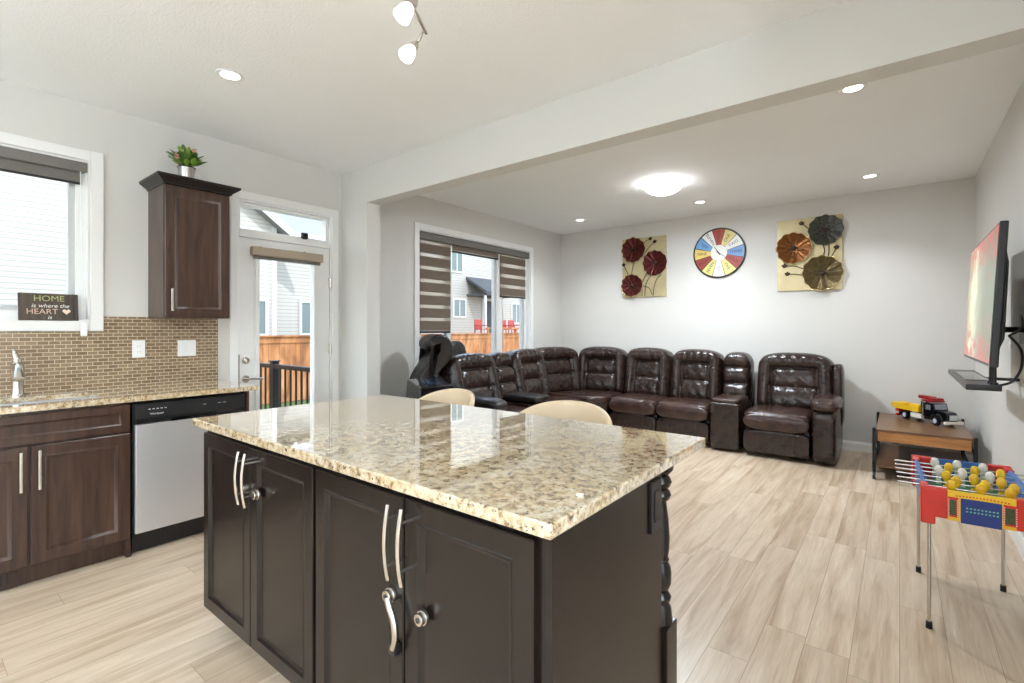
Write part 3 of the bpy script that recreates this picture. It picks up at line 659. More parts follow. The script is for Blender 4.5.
def island_cab(x0, x1, label):
    o = wthing('island_cabinet', label, 'cabinet', ((x0+x1)/2, 1.14, 0), 'island cabinets')
    wp('body', box(B(), x0, x1, IY, IYB-0.02, 0.11, 0.884), M_cab, o, False)
    wp('toe_kick', box(B(), x0+(0.0 if x0 > -2 else 0.03), x1, IY+0.075, IYB-0.02, 0, 0.11), M_cab, o, False)
    xm = (x0+x1)/2; ds = []
    for a, c in ((x0+0.006, xm-0.003), (xm+0.003, x1-0.02 if x1 > -1 else x1-0.012)):
        b = B(); nested(b, Mi(a, 0.118), c-a, 0.745, LOOP_I); ds.append(wp('door', b, M_cab, o))
    for d, s in zip(ds, (-1, 1)):
        bar_pull(Mi(xm+s*0.027, 0.752, IY-0.018), 0.195, d)
    return o, ds, xm
ic1, ds, xm = island_cab(IX0, -1.452, 'dark two-door island cabinet at the dishwasher end of the island')
child_disc(Mi(xm+0.072, 0.705, IY-0.018), ds[1])
b = B(); t = B(); cyl(t, (0, 0, 0), (0, 0.02, 0), 0.014, 0.012, 20, 0.002); merge(b, t, Mi(xm-0.02, 0.71, IY-0.018)); mesh_obj('child_lock', b, M_nickel, ds[0], True)
ic2, ds, xm = island_cab(-1.452, IX1-0.02, 'dark island cabinet at the nearest corner, with a strap lock on its left door')
child_disc(Mi(xm+0.082, 0.585, IY-0.018), ds[1])
# strap lock: disc, curved strap, clip
o = child_disc(Mi(xm-0.045, 0.60, IY-0.018), ds[0], 0.02)
b = B(); pts = smooth_pts([Mi(xm-0.045, 0.60, IY-0.018) @ Vector((0.006, 0.022, 0)), Mi(xm-0.03, 0.583, IY-0.018) @ Vector((0, 0.024, 0)), Mi(xm-0.008, 0.55, IY-0.018) @ Vector((0, 0.026, 0)), Mi(xm-0.002, 0.51, IY-0.018) @ Vector((0, 0.026, 0)), Mi(xm-0.018, 0.475, IY-0.018) @ Vector((0, 0.02, 0))], 6)
tb = B(); tube(tb, pts, 0.009, 10)
merge(b, tb); mesh_obj('lock_strap', b, M_nickel, o, True)
b = B(); box(b, xm-0.033, xm-0.006, IY-0.042, IY-0.018, 0.455, 0.482, 0.005); mesh_obj('lock_clip', b, M_black, o, True)
# island end panel with outlet, back panel, turned posts
eo = wthing('island_end_panel', 'flat dark end panel of the island with a black outlet', 'panel', (IX1-0.01, 1.14, 0))
wp('panel', box(B(), IX1-0.02, IX1, IY-0.005, IYB, 0, 0.884, 0.001), M_cab, eo, False)
b = B(); box(b, IX1, IX1+0.008, 1.338, 1.412, 0.72, 0.866, 0.002); op = wp('outlet_plate', b, M_black, eo)
b = B(); box(b, IX1+0.007, IX1+0.011, 1.358, 1.392, 0.748, 0.838, 0.001); mesh_obj('socket', b, M_gloss, op)
bp_ = wthing('island_back_panel', 'flat dark back panel of the island facing the bar stools', 'panel', (-1.45, IYB-0.01, 0))
wp('panel', box(B(), IX0, IX1-0.021, IYB-0.019, IYB, 0, 0.884), M_cab, bp_, False)
def turned_post(label, x, y):
    o = thing('turned_post', label, 'post', (x, y, 0), 0, 'turned island posts')
    b = B(); box(b, -0.042, 0.042, -0.042, 0.042, 0, 0.40, 0.004)
    pr = [(0.041, 0.398), (0.040, 0.41), (0.036, 0.445), (0.028, 0.458), (0.034, 0.468), (0.036, 0.478), (0.030, 0.488), (0.024, 0.494), (0.030, 0.504), (0.036, 0.52), (0.037, 0.55), (0.034, 0.57), (0.026, 0.585), (0.030, 0.592), (0.026, 0.60),
          (0.030, 0.62), (0.032, 0.66), (0.028, 0.72), (0.022, 0.765), (0.022, 0.772), (0.031, 0.780), (0.036, 0.792), (0.031, 0.804), (0.024, 0.810), (0.032, 0.818), (0.038, 0.832), (0.032, 0.846), (0.026, 0.852), (0.042, 0.870), (0.044, 0.884)]
    lathe(b, [(0, 0.398)]+pr+[(0, 0.884)], seg=28)
    mesh_obj('post', b, M_cab, o, True)
turned_post('dark turned wooden post under the near right corner of the island worktop', -0.588, IYB+0.052)
turned_post('dark turned wooden post under the left end of the island worktop', -2.30, IYB+0.046)
b = B(); box(b, -2.389, -0.539, 0.804, 1.7915, 0.888, 0.920, 0.004, 2)
iw = mesh_obj('island_worktop', b, M_granite, None, False); tag(iw, 'large speckled granite island worktop on the dark cabinets', 'worktop')

# ------------------------------------------------------------------ bar stools
def make_stool():
    o = thing('bar_stool', 'x', 'stool')
    b = B(); lathe(b, [(0, 0), (0.20, 0), (0.205, 0.006), (0.19, 0.014), (0.05, 0.03), (0.03, 0.045), (0, 0.045)], seg=40); mesh_obj('base', b, M_chrome, o, True)
    b = B(); cyl(b, (0, 0, 0.04), (0, 0, 0.40), 0.029, seg=24); cyl(b, (0, 0, 0.40), (0, 0, 0.635), 0.019, seg=20); mesh_obj('pole', b, M_chrome, o, True)
    b = B(); pts = [(0.17*math.sin(a), -0.17*math.cos(a)-0.02, 0.30) for a in [(-1.3+2.6*i/16) for i in range(17)]]; tube(b, [(0, 0, 0.30)]+pts+[(0, 0, 0.30)], 0.009, 10); mesh_obj('footrest', b, M_chrome, o, True)
    b = B(); superell(b, (0, 0, 0.665), (0.235, 0.215, 0.045), 0.8, 0.5); mesh_obj('seat', b, M_cream, o, 'all')
    # curved shell back: arc around the rear, height falls towards the arms
    b = B(); n = 40; m = 10; grid = []
    for side in (0, 1):
        g = []
        for i in range(n+1):
            a = -1.75+3.5*i/n; row = []
            k = 1-(abs(a)/1.75)**2.2; top = 0.70+0.240*max(k, 0)**0.7
            for j in range(m+1):
                t = j/m; z = 0.655+(top-0.655)*t; r = 0.238+0.022*t+(0.0 if side == 0 else 0.026)
                row.append(b.verts.new((r*math.sin(a), r*math.cos(a)*0.93, z)))
            g.append(row)
        grid.append(g)
    for side in (0, 1):
        for i in range(n):
            for j in range(m): b.faces.new((grid[side][i][j], grid[side][i+1][j], grid[side][i+1][j+1], grid[side][i][j+1]))
    for i in range(n):
        # rounded rim
        mid0 = (grid[0][i][m].co+grid[1][i][m].co)/2; 
        b.faces.new((grid[0][i][m], grid[0][i+1][m], grid[1][i+1][m], grid[1][i][m])); b.faces.new((grid[0][i][0], grid[1][i][0], grid[1][i+1][0], grid[0][i+1][0]))
    for i in (0, n):
        for j in range(m): b.faces.new((grid[0][i][j], grid[0][i][j+1], grid[1][i][j+1], grid[1][i][j]))
    bmesh.ops.recalc_face_normals(b, faces=b.faces)
    es = [e for e in b.edges if len(e.link_faces) == 2 and e.calc_face_angle(0) > 0.9]
    bmesh.ops.bevel(b, geom=es, offset=0.010, segments=3, profile=0.5, affect='EDGES')
    mesh_obj('backrest', b, M_cream, o, 'all'); return o
st1 = make_stool(); st1.location = (-1.27, 1.90, 0); st1.rotation_euler.z = 0.1
tag(st1, 'cream low-back bar stool tucked behind the middle of the island, nearer the sofa corner', 'stool', 'bar stools behind the island')
st2 = copy_tree(st1); st2.location = (-2.12, 1.90, 0); st2.rotation_euler.z = -0.15
tag(st2, 'cream low-back bar stool at the far left of the island, beside the black massage chair', 'stool', 'bar stools behind the island')

# ------------------------------------------------------------------ sectional sofa
def sm(a): return math.sqrt(max(0.0, 1-a*a))
def back_cushion(w, h, style='recliner'):
    """upholstered back as a closed relief; local x across, z up, front towards -y"""
    b = B(); nu, nv = 56, 56; thick = 0.10
    ib = 0.26/w if style == 'recliner' else 0.0           # border width in u units (0..1 half)
    iw = 1-2*0.145/w*1.0 if style == 'recliner' else 0.97  # inner half width
    vt = 0.72
    def shape(u, v):
        s = 1-0.20*max(0, (v-0.72)/0.28)**2.6
        x = u*w/2*s; z = v*h-0.045*abs(u)**3*max(0, (v-0.6)/0.4)
        return x, z
    def depth(u, v):
        e = (1-abs(u)**10)**0.5*(1-abs(2*v-1)**14)**0.5
        if style == 'recliner':
            iwv = iw*(0.98-0.10*v+0.06)
            du = (abs(u)-iwv)*w/2; dv = (v-vt)*h
            if du > 0 or dv > 0:
                di = math.hypot(max(du, 0), max(dv, 0)); do = min((1-abs(u))*w/2, (1-v)*h)
                wt_ = di+do+1e-6; a = (di-do)/wt_
                d = 0.055*sm(a)**0.9+0.05
                if dv > 0 and du < 0: d += 0.003*math.sin(u*23)*sm(a)
            else:
                rows = [(0.0, 0.40), (0.40, vt)]
                for r0, r1 in rows:
                    if r0 <= v <= r1:
                        a = (v-r0)/(r1-r0)*2-1; bu = abs(u)/iwv
                        d = 0.012+0.052*sm(a)**0.7*(1-bu**8)**0.6*(1.0 if r0 > 0 else 1.15)+0.002*math.sin(u*17+v*20)*sm(a)
                        break
        else:
            rows = [(0, 0.36), (0.36, 0.68), (0.68, 1.0)]; d = 0.0
            for r0, r1 in rows:
                if r0 <= v <= r1+1e-6:
                    a = (v-r0)/(r1-r0)*2-1; d = 0.03+0.07*sm(a)**0.7*(1-abs(u)**6)**0.5
        return (thick+d)*e+0.02
    F = [[b.verts.new((shape(-1+2*i/nu, j/nv)[0], -depth(-1+2*i/nu, j/nv), shape(-1+2*i/nu, j/nv)[1])) for j in range(nv+1)] for i in range(nu+1)]
    K = [[b.verts.new((shape(-1+2*i/nu, j/nv)[0], 0.07*((1-abs(-1+2*i/nu)**8)*(1-abs(2*j/nv-1)**10))**0.5, shape(-1+2*i/nu, j/nv)[1])) for j in range(nv+1)] for i in range(nu+1)]
    for i in range(nu):
        for j in range(nv):
            b.faces.new((F[i][j], F[i+1][j], F[i+1][j+1], F[i][j+1])); b.faces.new((K[i][j], K[i][j+1], K[i+1][j+1], K[i+1][j]))
    for i in range(nu):
        b.faces.new((F[i][0], K[i][0], K[i+1][0], F[i+1][0])); b.faces.new((F[i][nv], F[i+1][nv], K[i+1][nv], K[i][nv]))
    for j in range(nv):
        b.faces.new((F[0][j], F[0][j+1], K[0][j+1], K[0][j])); b.faces.new((F[nu][j], K[nu][j], K[nu][j+1], F[nu][j+1]))
    return b
sofa = thing('sectional_sofa', 'large dark brown leather L-shaped reclining sectional sofa filling the far corner', 'sofa', (-2.2, 5.6, 0))
SL = Vector((-2.2, 5.6, 0))
def sp_(name, bm, m=None, par=None, smooth='all'):
    o = mesh_obj(name, bm, m or M_leather, par or sofa, smooth)
    if not par: o.matrix_parent_inverse = Matrix.Translation(-SL)
    return o
def place(bm, x, y, z, rz, lean=0.0):
    out = B(); merge(out, bm, Matrix.Translation((x, y, z)) @ Matrix.Rotation(rz, 4, 'Z') @ Matrix.Rotation(-lean, 4, 'X')); return out
def back(x, y, rz, w, h=0.66, z=0.40, lean=0.27, style='recliner'):
    return sp_('backrest' if style == 'recliner' else 'console_back', place(back_cushion(w, h, style), x, y, z, rz, lean))
def seat(x, y, rz, w, d=0.60, foot=True, recl=0.0):
    """seat cushion centred on x, front edge line at y (local -y is forward)"""
    M = Matrix.Translation((x, y, 0)) @ Matrix.Rotation(rz, 4, 'Z')
    b = B(); t = B(); superell(t, (0, d/2, 0.375), (w/2, d/2, 0.105), 0.22, 0.38, nu=64, nv=28)
    superell(t, (0, 0.055, 0.365), (w/2-0.004, 0.075, 0.095), 0.2, 0.8, nu=56, nv=20); merge(b, t, M); sp_('seat_cushion', b, M_leather2)
    if foot:
        b = B(); t = B(); superell(t, (0, 0.055, 0.165), (w/2-0.004, 0.045, 0.118), 0.2, 0.35, nu=56, nv=24)
        merge(b, t, M); f = sp_('footrest_panel', b)
        b = B(); t = B()
        t.free(); b.free()
        for s in (-0.26, 0.26):
            b = B(); t = B(); tube(t, [(s*w, 0.0095, 0.07), (s*w, 0.0085, 0.16), (s*w, 0.0095, 0.26)], 0.0035, 6); merge(b, t, M); mesh_obj('seam', b, M_leather2, f, True)
    b = B(); t = B(); box(t, -w/2+0.01, w/2-0.01, 0.09, d+0.12, 0.03, 0.30, 0.01); merge(b, t, M); sp_('seat_frame', b)
YFr = 5.43       # front line of the back run
# right recliner
seat(-0.972, YFr, 0, 0.60); back(-0.885, 6.05, 0, 0.74, 0.645, 0.40, 0.18)
# right arm: box body, padded top, side wing
b = B(); superell(b, (-0.562, 5.80, 0.285), (0.098, 0.385, 0.262), 0.25, 0.25, nu=56, nv=28); arm = sp_('armrest', b)
b = B(); superell(b, (-0.560, 5.69, 0.575), (0.120, 0.31, 0.082), 0.5, 0.75, nu=56, nv=20); mesh_obj('arm_pad', b, M_leather2, arm, 'all')
b = B(); tube(b, smooth_pts([(-0.655, 5.412, 0.30), (-0.60, 5.408, 0.32), (-0.55, 5.408, 0.37), (-0.50, 5.41, 0.43), (-0.47, 5.42, 0.47)]), 0.006, 8); mesh_obj('seam', b, M_leather2, arm, True)
b = B(); superell(b, (-0.495, 6.06, 0.62), (0.050, 0.13, 0.32), 0.5, 0.45, nu=40, nv=28); sp_('side_wing', b)
b = B(); box(b, -1.26, -0.47, 6.12, 6.24, 0.05, 0.80, 0.03, 3); sp_('back_shell', b, smooth=True)
# console
b = B(); box(b, -1.605, -1.315, 5.47, 6.08, 0.03, 0.515, 0.018, 3); cs = sp_('console', b, smooth=True)
b = B(); superell(b, (-1.46, 5.72, 0.535), (0.142, 0.24, 0.032), 0.25, 0.5); mesh_obj('console_lid', b, M_leather2, cs, 'all')
back(-1.46, 6.08, 0, 0.30, 0.575, 0.46, 0.13, 'console')
b = B(); box(b, -1.605, -1.315, 6.12, 6.24, 0.05, 0.80, 0.03, 3); sp_('back_shell', b, smooth=True)
# loveseat
seat(-1.925, YFr+0.06, 0, 0.60); seat(-2.525, YFr+0.06, 0, 0.60)
back(-1.925, 6.08, 0, 0.62, 0.655, 0.40, 0.18); back(-2.535, 6.08, 0, 0.62, 0.66, 0.40, 0.18)
b = B(); superell(b, (-3.95, 3.97, 0.98), (0.05, 0.17, 0.19), 0.8, 0.9); sp_('side_wing', b, M_bleather)
b = B(); box(b, -2.84, -1.61, 6.14, 6.26, 0.05, 0.80, 0.03, 3); sp_('back_shell', b, smooth=True)
# corner wedge
b = B(); prism(b, [(-2.84, 6.22), (-2.84, 5.50), (-2.94, 5.40), (-3.02, 5.32), (-3.72, 5.32), (-3.86, 5.60), (-3.80, 6.05), (-3.45, 6.22)], 0.03, 0.42, 0.03, seg=3); sp_('wedge_base', b, smooth=True)
b = B(); prism(b, [(-2.845, 6.10), (-2.845, 5.47), (-2.93, 5.375), (-3.02, 5.31), (-3.62, 5.31), (-3.70, 5.60), (-3.60, 5.95), (-3.35, 6.10)], 0.36, 0.475, 0.045, seg=4); sp_('wedge_cushion', b, M_leather2, smooth=True)
back(-3.19, 6.05, math.radians(10), 0.70, 0.64, 0.42, 0.16)
back(-3.68, 5.52, math.radians(66), 0.82, 0.64, 0.42, 0.16)
b = B(); prism(b, [(-2.84, 6.14), (-2.84, 6.26), (-3.55, 6.26), (-3.98, 5.85), (-3.98, 5.3), (-3.86, 5.3), (-3.84, 5.72), (-3.48, 6.10)], 0.05, 0.82, 0.02); sp_('back_shell', b, smooth=True)
# left run along the window wall, facing +x  (rz = 90deg: local -y -> +x)
R9 = PI/2
XL = -2.98
seat(XL, 4.85, R9, 0.64, 0.62); seat(XL, 3.92, R9, 0.62, 0.62)
back(-3.62, 4.86, R9, 0.68, 0.665, 0.39, 0.25); back(-3.60, 3.86, R9, 0.74, 0.66, 0.38, 0.26)
b = B(); box(b, -3.60, XL-0.02, 4.235, 4.525, 0.03, 0.50, 0.018, 3); cs = sp_('console', b, smooth=True)
b = B(); superell(b, (-3.27, 4.38, 0.545), (0.25, 0.145, 0.040), 0.25, 0.5); mesh_obj('console_lid', b, M_bleather, cs, 'all')
back(-3.64, 4.36, R9, 0.34, 0.59, 0.44, 0.24, 'console')
b = B(); box(b, -3.96, -3.80, 3.62, 5.30, 0.05, 0.80, 0.03, 3); sp_('back_shell', b, smooth=True)
b = B(); superell(b, (-3.34, 3.55, 0.285), (0.43, 0.11, 0.262), 0.25, 0.25, nu=56, nv=28); arm = sp_('armrest', b)
b = B(); superell(b, (-3.26, 3.55, 0.575), (0.36, 0.125, 0.078), 0.5, 0.75, nu=56, nv=20); mesh_obj('arm_pad', b, M_bleather, arm, 'all')

# ------------------------------------------------------------------ massage chair beside the window
# side view: chair faces the kitchen (local -x); built locally, x = back, y = across
mc = thing('massage_chair', 'black leather massage chair with a curled headrest and a glossy arm pod by the window', 'chair', (-3.72, 3.36, 0), math.radians(72.6))
def slab(poly, y0, y1, bev=0.03, seg=3):
    b = B(); prism(b, poly, y0, y1, bev, M=Matrix(((1, 0, 0, 0), (0, 0, 1, 0), (0, 1, 0, 0), (0, 0, 0, 1))), seg=seg); return b
def band(pts, ths):
    pts = smooth_pts([Vector((p[0], p[1], 0)) for p in pts], 8); n = len(pts); L = []; R = []
    for i, p in enumerate(pts):
        t = (pts[min(i+1, n-1)]-pts[max(i-1, 0)]).normalized(); nrm = Vector((-t.y, t.x, 0))
        k = i/(n-1)*(len(ths)-1); a = int(min(k, len(ths)-2)); th = ths[a]+(ths[a+1]-ths[a])*(k-a)
        L.append((p+nrm*th/2)); R.append((p-nrm*th/2))
    return [(q.x, q.y) for q in L]+[(q.x, q.y) for q in reversed(R)]
poly = band([(-0.12, 0.50), (-0.11, 0.76), (0.0, 0.92), (0.095, 1.03), (0.125, 1.10), (0.085, 1.165), (0.01, 1.175), (-0.035, 1.13)], [0.12, 0.13, 0.16, 0.18, 0.19, 0.17, 0.12, 0.07])
mesh_obj('backrest', slab(poly, -0.13, 0.13, 0.028, 3), M_bleather, mc, True)
b = B(); superell(b, (-0.025, 0, 1.145), (0.045, 0.135, 0.050), 0.6, 0.9); mesh_obj('headrest_pillow', b, M_bleather, mc, 'all')
b = B(); superell(b, (-0.32, 0.0, 0.40), (0.20, 0.17, 0.10), 0.3, 0.5); mesh_obj('seat', b, M_bleather, mc, 'all')
b = B(); box(b, -0.44, -0.10, -0.15, 0.15, 0.0, 0.50, 0.03, 3); mesh_obj('base', b, M_gloss, mc, True)
Mi_ = (Matrix.Translation((-3.72, 3.36, 0)) @ Matrix.Rotation(math.radians(72.6), 4, 'Z')).inverted()
top = [(-3.387, 2.804), (-2.822, 2.460), (-2.764, 2.761), (-3.357, 3.211)]
cx_ = sum(p[0] for p in top)/4; cy_ = sum(p[1] for p in top)/4
b = B(); lo = [b.verts.new((cx_+(x-cx_)*1.04-0.01, cy_+(y-cy_)*1.04, 0.0)) for x, y in top]; mi = [b.verts.new((cx_+(x-cx_)*1.06, cy_+(y-cy_)*1.06, 0.70)) for x, y in top]; hi = [b.verts.new((x, y, 0.862)) for x, y in top]
b.faces.new(lo[::-1]); b.faces.new(hi)
for R_, T_ in ((lo, mi), (mi, hi)):
    for k in range(4): b.faces.new((R_[k], R_[(k+1) % 4], T_[(k+1) % 4], T_[k]))
bmesh.ops.recalc_face_normals(b, faces=b.faces); bmesh.ops.bevel(b, geom=b.edges[:], offset=0.012, segments=3, profile=0.5, affect='EDGES')
bmesh.ops.transform(b, matrix=Mi_, verts=b.verts); pod = mesh_obj('arm_pod', b, M_gloss, mc, True)
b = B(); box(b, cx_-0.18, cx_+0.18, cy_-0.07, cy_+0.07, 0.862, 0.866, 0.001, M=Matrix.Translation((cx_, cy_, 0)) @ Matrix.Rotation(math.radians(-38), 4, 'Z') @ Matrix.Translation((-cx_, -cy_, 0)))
bmesh.ops.transform(b, matrix=Mi_, verts=b.verts); mesh_obj('control_panel', b, mat('black_glass_reflection_tint', (44, 60, 90), 0.04), pod, True)  # blue of the window's reflection is put into the panel colour

# ------------------------------------------------------------------ living window blinds
def zebra(label, y0, y1, zb, ztop, band_h=0.085, gap=0.045, full=True):
    o = wthing('zebra_blind', label, 'blind', (XA, (y0+y1)/2, zb), 'banded blinds in the living room window')
    b = B(); box(b, XA-0.042, XA-0.040, y0, y1, zb+0.015, ztop); wp('sheer_cloth', b, M_sheer, o, False)
    n = 0; z = zb+0.03
    while z+0.02 < ztop:
        b = B(); box(b, XA-0.040, XA-0.036, y0, y1, z, min(z+band_h, ztop)); wp('dark_band', b, M_blind, o, False); z += band_h+gap; n += 1
    b = B(); box(b, XA-0.048, XA-0.032, y0, y1, zb, zb+0.022, 0.004); wp('bottom_rail', b, M_black, o); return o
b = B(); box(b, XA-0.048, XA+0.008, LW[0]+0.016, LW[1]-0.016, 2.285, 2.365, 0.01, 3)
cas = mesh_obj('blind_cassette', b, M_blindg, None, True); tag(cas, 'long grey blind cassette across the top of the living room window', 'blind')
zebra('brown banded blind pulled down over the left light of the living room window', 3.575, 4.055, 1.255, 2.284, 0.105, 0.038)
zebra('brown banded blind rolled nearly all the way up over the middle light', 4.085, 4.93, 2.20, 2.284, 0.07, 0.03)
zebra('brown banded blind half lowered over the right light, bright gaps between its bands', 4.965, 5.52, 1.72, 2.284, 0.095, 0.045)
# door blind cassette
db = wthing('roller_blind', 'taupe roller blind cassette at the top of the door glass', 'blind', (XA+0.03, 2.09, 1.885))
b = B(); box(b, XA-0.008, XA+0.05, 1.785, 2.395, 1.895, 1.965, 0.008, 3); wp('cassette', b, M_taupe, db)
b = B(); box(b, XA+0.012, XA+0.024, 1.80, 2.38, 1.868, 1.896, 0.004); wp('bottom_rail', b, M_blindg, db)
for y in (1.88, 2.25):
    b = B(); box(b, XA-0.009, XA+0.02, y-0.012, y+0.012, 1.962, 1.98, 0.003); wp('bracket', b, M_white, db)
# camera on the transom ledge
sc_ = wthing('security_camera', 'tiny black camera box on the transom ledge above the door', 'camera', (XA-0.02, 2.25, 2.086))
b = B(); box(b, XA-0.028, XA-0.002, 2.222, 2.282, 2.094, 2.146, 0.008, 3); c_ = wp('body', b, M_black, sc_)
b = B(); cyl(b, (XA-0.003, 2.252, 2.122), (XA+0.003, 2.252, 2.122), 0.014, seg=16); mesh_obj('lens', b, M_gloss, c_, True)
b = B(); box(b, XA-0.025, XA-0.005, 2.236, 2.268, 2.0855, 2.095, 0.002); wp('foot', b, M_black, sc_)

# ------------------------------------------------------------------ wall decor
YW = YB-0.001
M_gold = mat('brushed_gold_canvas', (196, 180, 140), 0.38, 0.35, var=0.22, scale=5, stretch=(1, 1, 1), bump=0.1, bscale=12)
M_burg = mat('burgundy_metal_petal', (112, 46, 42), 0.32, 0.5, var=0.5, scale=28, bump=0.2, bscale=40)
M_cop = mat('copper_metal_petal', (150, 92, 44), 0.28, 0.6, var=0.5, scale=22, bump=0.2, bscale=40)
M_gry = mat('pewter_metal_petal', (92, 94, 84), 0.32, 0.5, var=0.4, scale=26, bump=0.2, bscale=40)
M_olv = mat('bronze_metal_petal', (118, 100, 62), 0.3, 0.55, var=0.5, scale=26, bump=0.2, bscale=40)
M_edge = mat('pale_gold_rim', (214, 190, 140), 0.25, 0.8); M_stem = mat('dark_metal_stem', (58, 44, 34), 0.4, 0.6)
def flower(parent, cx, cz, r, m, rim=True, name='flower'):
    b = B(); nr, na = 14, 96; rings = []
    for i in range(nr+1):
        t = i/nr; ring = []
        for k in range(na):
            a = 2*PI*k/na; fl_ = math.cos(a*12); rr = r*t*(1+0.03*fl_*t+0.02*math.sin(a*3+1)*t)
            y = -0.022-0.030*t**1.6-0.006*fl_*t-0.004*math.sin(a*31)*t+0.010*math.exp(-(t/0.12)**2)*0
            ring.append(b.verts.new((cx+rr*math.cos(a), y, cz+rr*math.sin(a))) if i else None)
        rings.append(ring)
    c0 = b.verts.new((cx, -0.022, cz))
    for k in range(na): b.faces.new((c0, rings[1][k], rings[1][(k+1) % na]))
    for i in range(1, nr):
        for k in range(na): b.faces.new((rings[i][k], rings[i+1][k], rings[i+1][(k+1) % na], rings[i][(k+1) % na]))
    bmesh.ops.solidify(b, geom=b.faces[:], thickness=0.003)
    f = mesh_obj(name, b, m, parent, 'all')
    if rim:
        b = B(); pts = []
        for k in range(na+1):
            a = 2*PI*k/na; fl_ = math.cos(a*12); rr = r*(1+0.03*fl_+0.02*math.sin(a*3+1)); pts.append((cx+rr*math.cos(a), -0.053-0.006*fl_, cz+rr*math.sin(a)))
        tube(b, pts, 0.0055, 6); mesh_obj('petal_rim', b, M_edge, f, 'all')
    b = B()
    superell(b, (cx, -0.034, cz), (r*0.16, 0.014, r*0.16), 1, 1, nu=20, nv=10)
    for k in range(18):
        a = k*2.399; q = r*(0.2+0.025*k); superell(b, (cx+q*math.cos(a), -0.032-0.02*(q/r)**1.6, cz+q*math.sin(a)), (0.008, 0.006, 0.008), 1, 1, nu=8, nv=6)
    mesh_obj('flower_centre', b, M_stem, f, 'all'); return f
def stem(parent, pts, r=0.0045, bud=True):
    P = smooth_pts([(x, -0.030, z) for x, z in pts], 6); b = B(); tube(b, P, r, 8)
    s = mesh_obj('flower_stem', b, M_stem, parent, True)
    if bud:
        b = B(); x, z = pts[-1]
        superell(b, (x, -0.032, z), (0.022, 0.012, 0.02), 0.9, 0.9, nu=14, nv=8)
        for a in (0.4, 1.57, 2.74): superell(b, (x+0.02*math.cos(a), -0.034, z+0.02*math.sin(a)), (0.010, 0.007, 0.010), 1, 1, nu=8, nv=6)
        mesh_obj('seed_head', b, M_stem, s, 'all')
def canvas(label, x0, x1, z0, z1):
    o = thing('wall_art', label, 'wall art', ((x0+x1)/2, YW, (z0+z1)/2), 0, 'metal flower wall art')
    w, h = (x1-x0)/2, (z1-z0)/2
    b = B(); box(b, -w, w, -0.022, 0, -h, h, 0.003); mesh_obj('panel', b, M_gold, o, True); return o
a1 = canvas('gold wall panel with three burgundy metal flowers, left of the clock', -3.053, -2.427, 1.735, 2.550)
flower(a1, -0.140, 0.245, 0.172, M_burg); flower(a1, 0.165, 0.045, 0.165, M_burg, False); flower(a1, -0.160, -0.245, 0.155, M_burg)
stem(a1, [(-0.14, 0.11), (-0.16, -0.02), (-0.19, -0.14)], bud=False); stem(a1, [(-0.20, -0.14), (-0.24, -0.05), (-0.29, 0.05)]); stem(a1, [(-0.02, 0.14), (0.06, 0.24), (0.16, 0.33)]); stem(a1, [(-0.02, 0.29), (0.03, 0.35), (0.10, 0.375)])
stem(a1, [(-0.02, -0.39), (-0.01, -0.2), (0.05, -0.08)], bud=False); stem(a1, [(0.02, -0.39), (0.04, -0.22), (0.12, -0.1)], bud=False); stem(a1, [(0.14, -0.39), (0.15, -0.28), (0.19, -0.17), (0.25, -0.12)], bud=False); stem(a1, [(0.13, -0.39), (0.08, -0.29), (0.0, -0.26)], bud=False)
a2 = canvas('gold wall panel with copper, grey and bronze metal flowers, right of the clock', -1.112, -0.484, 1.735, 2.548)
flower(a2, -0.145, 0.075, 0.175, M_cop, name='flower'); flower(a2, 0.16, 0.245, 0.165, M_gry, False); flower(a2, 0.13, -0.225, 0.19, M_olv)
# keep the copper flower left of centre
stem(a2, [(0.02, 0.26), (-0.03, 0.31), (-0.07, 0.345)]); stem(a2, [(0.13, 0.10), (0.15, 0.02), (0.13, -0.06)], bud=False); stem(a2, [(0.19, 0.10), (0.19, 0.0), (0.18, -0.05)], bud=False)
stem(a2, [(0.21, -0.06), (0.24, 0.0), (0.26, 0.045)]); stem(a2, [(-0.03, -0.18), (-0.13, -0.13), (-0.24, -0.12)]); stem(a2, [(-0.05, -0.24), (-0.13, -0.22), (-0.21, -0.215)])
# clock
ck = thing('wall_clock', 'round wall clock with coloured wedge numerals between the two flower panels', 'clock', (-1.762, YW, 2.245), 0)
R_ = 0.305
b = B(); cyl(b, (0, 0, 0), (0, -0.018, 0), R_, R_, 72); mesh_obj('backing', b, M_black, ck, True)
b = B(); pts = [(R_*math.cos(2*PI*k/72), -0.018, R_*math.sin(2*PI*k/72)) for k in range(73)]; tube(b, pts, 0.006, 8); mesh_obj('rim', b, M_blackmetal, ck, 'all')
cols = [(168, 62, 44), (226, 208, 132), (232, 228, 220), (112, 152, 200), (160, 56, 42), (224, 206, 130), (234, 230, 224), (208, 200, 120), (150, 50, 40), (226, 196, 104), (104, 154, 204), (230, 228, 222)]
inks = [(90, 24, 20), (70, 60, 30), (90, 86, 84), (40, 64, 120), (84, 22, 22), (80, 60, 30), (100, 96, 96), (44, 92, 50), (84, 20, 20), (90, 50, 30), (30, 70, 120), (50, 50, 54)]
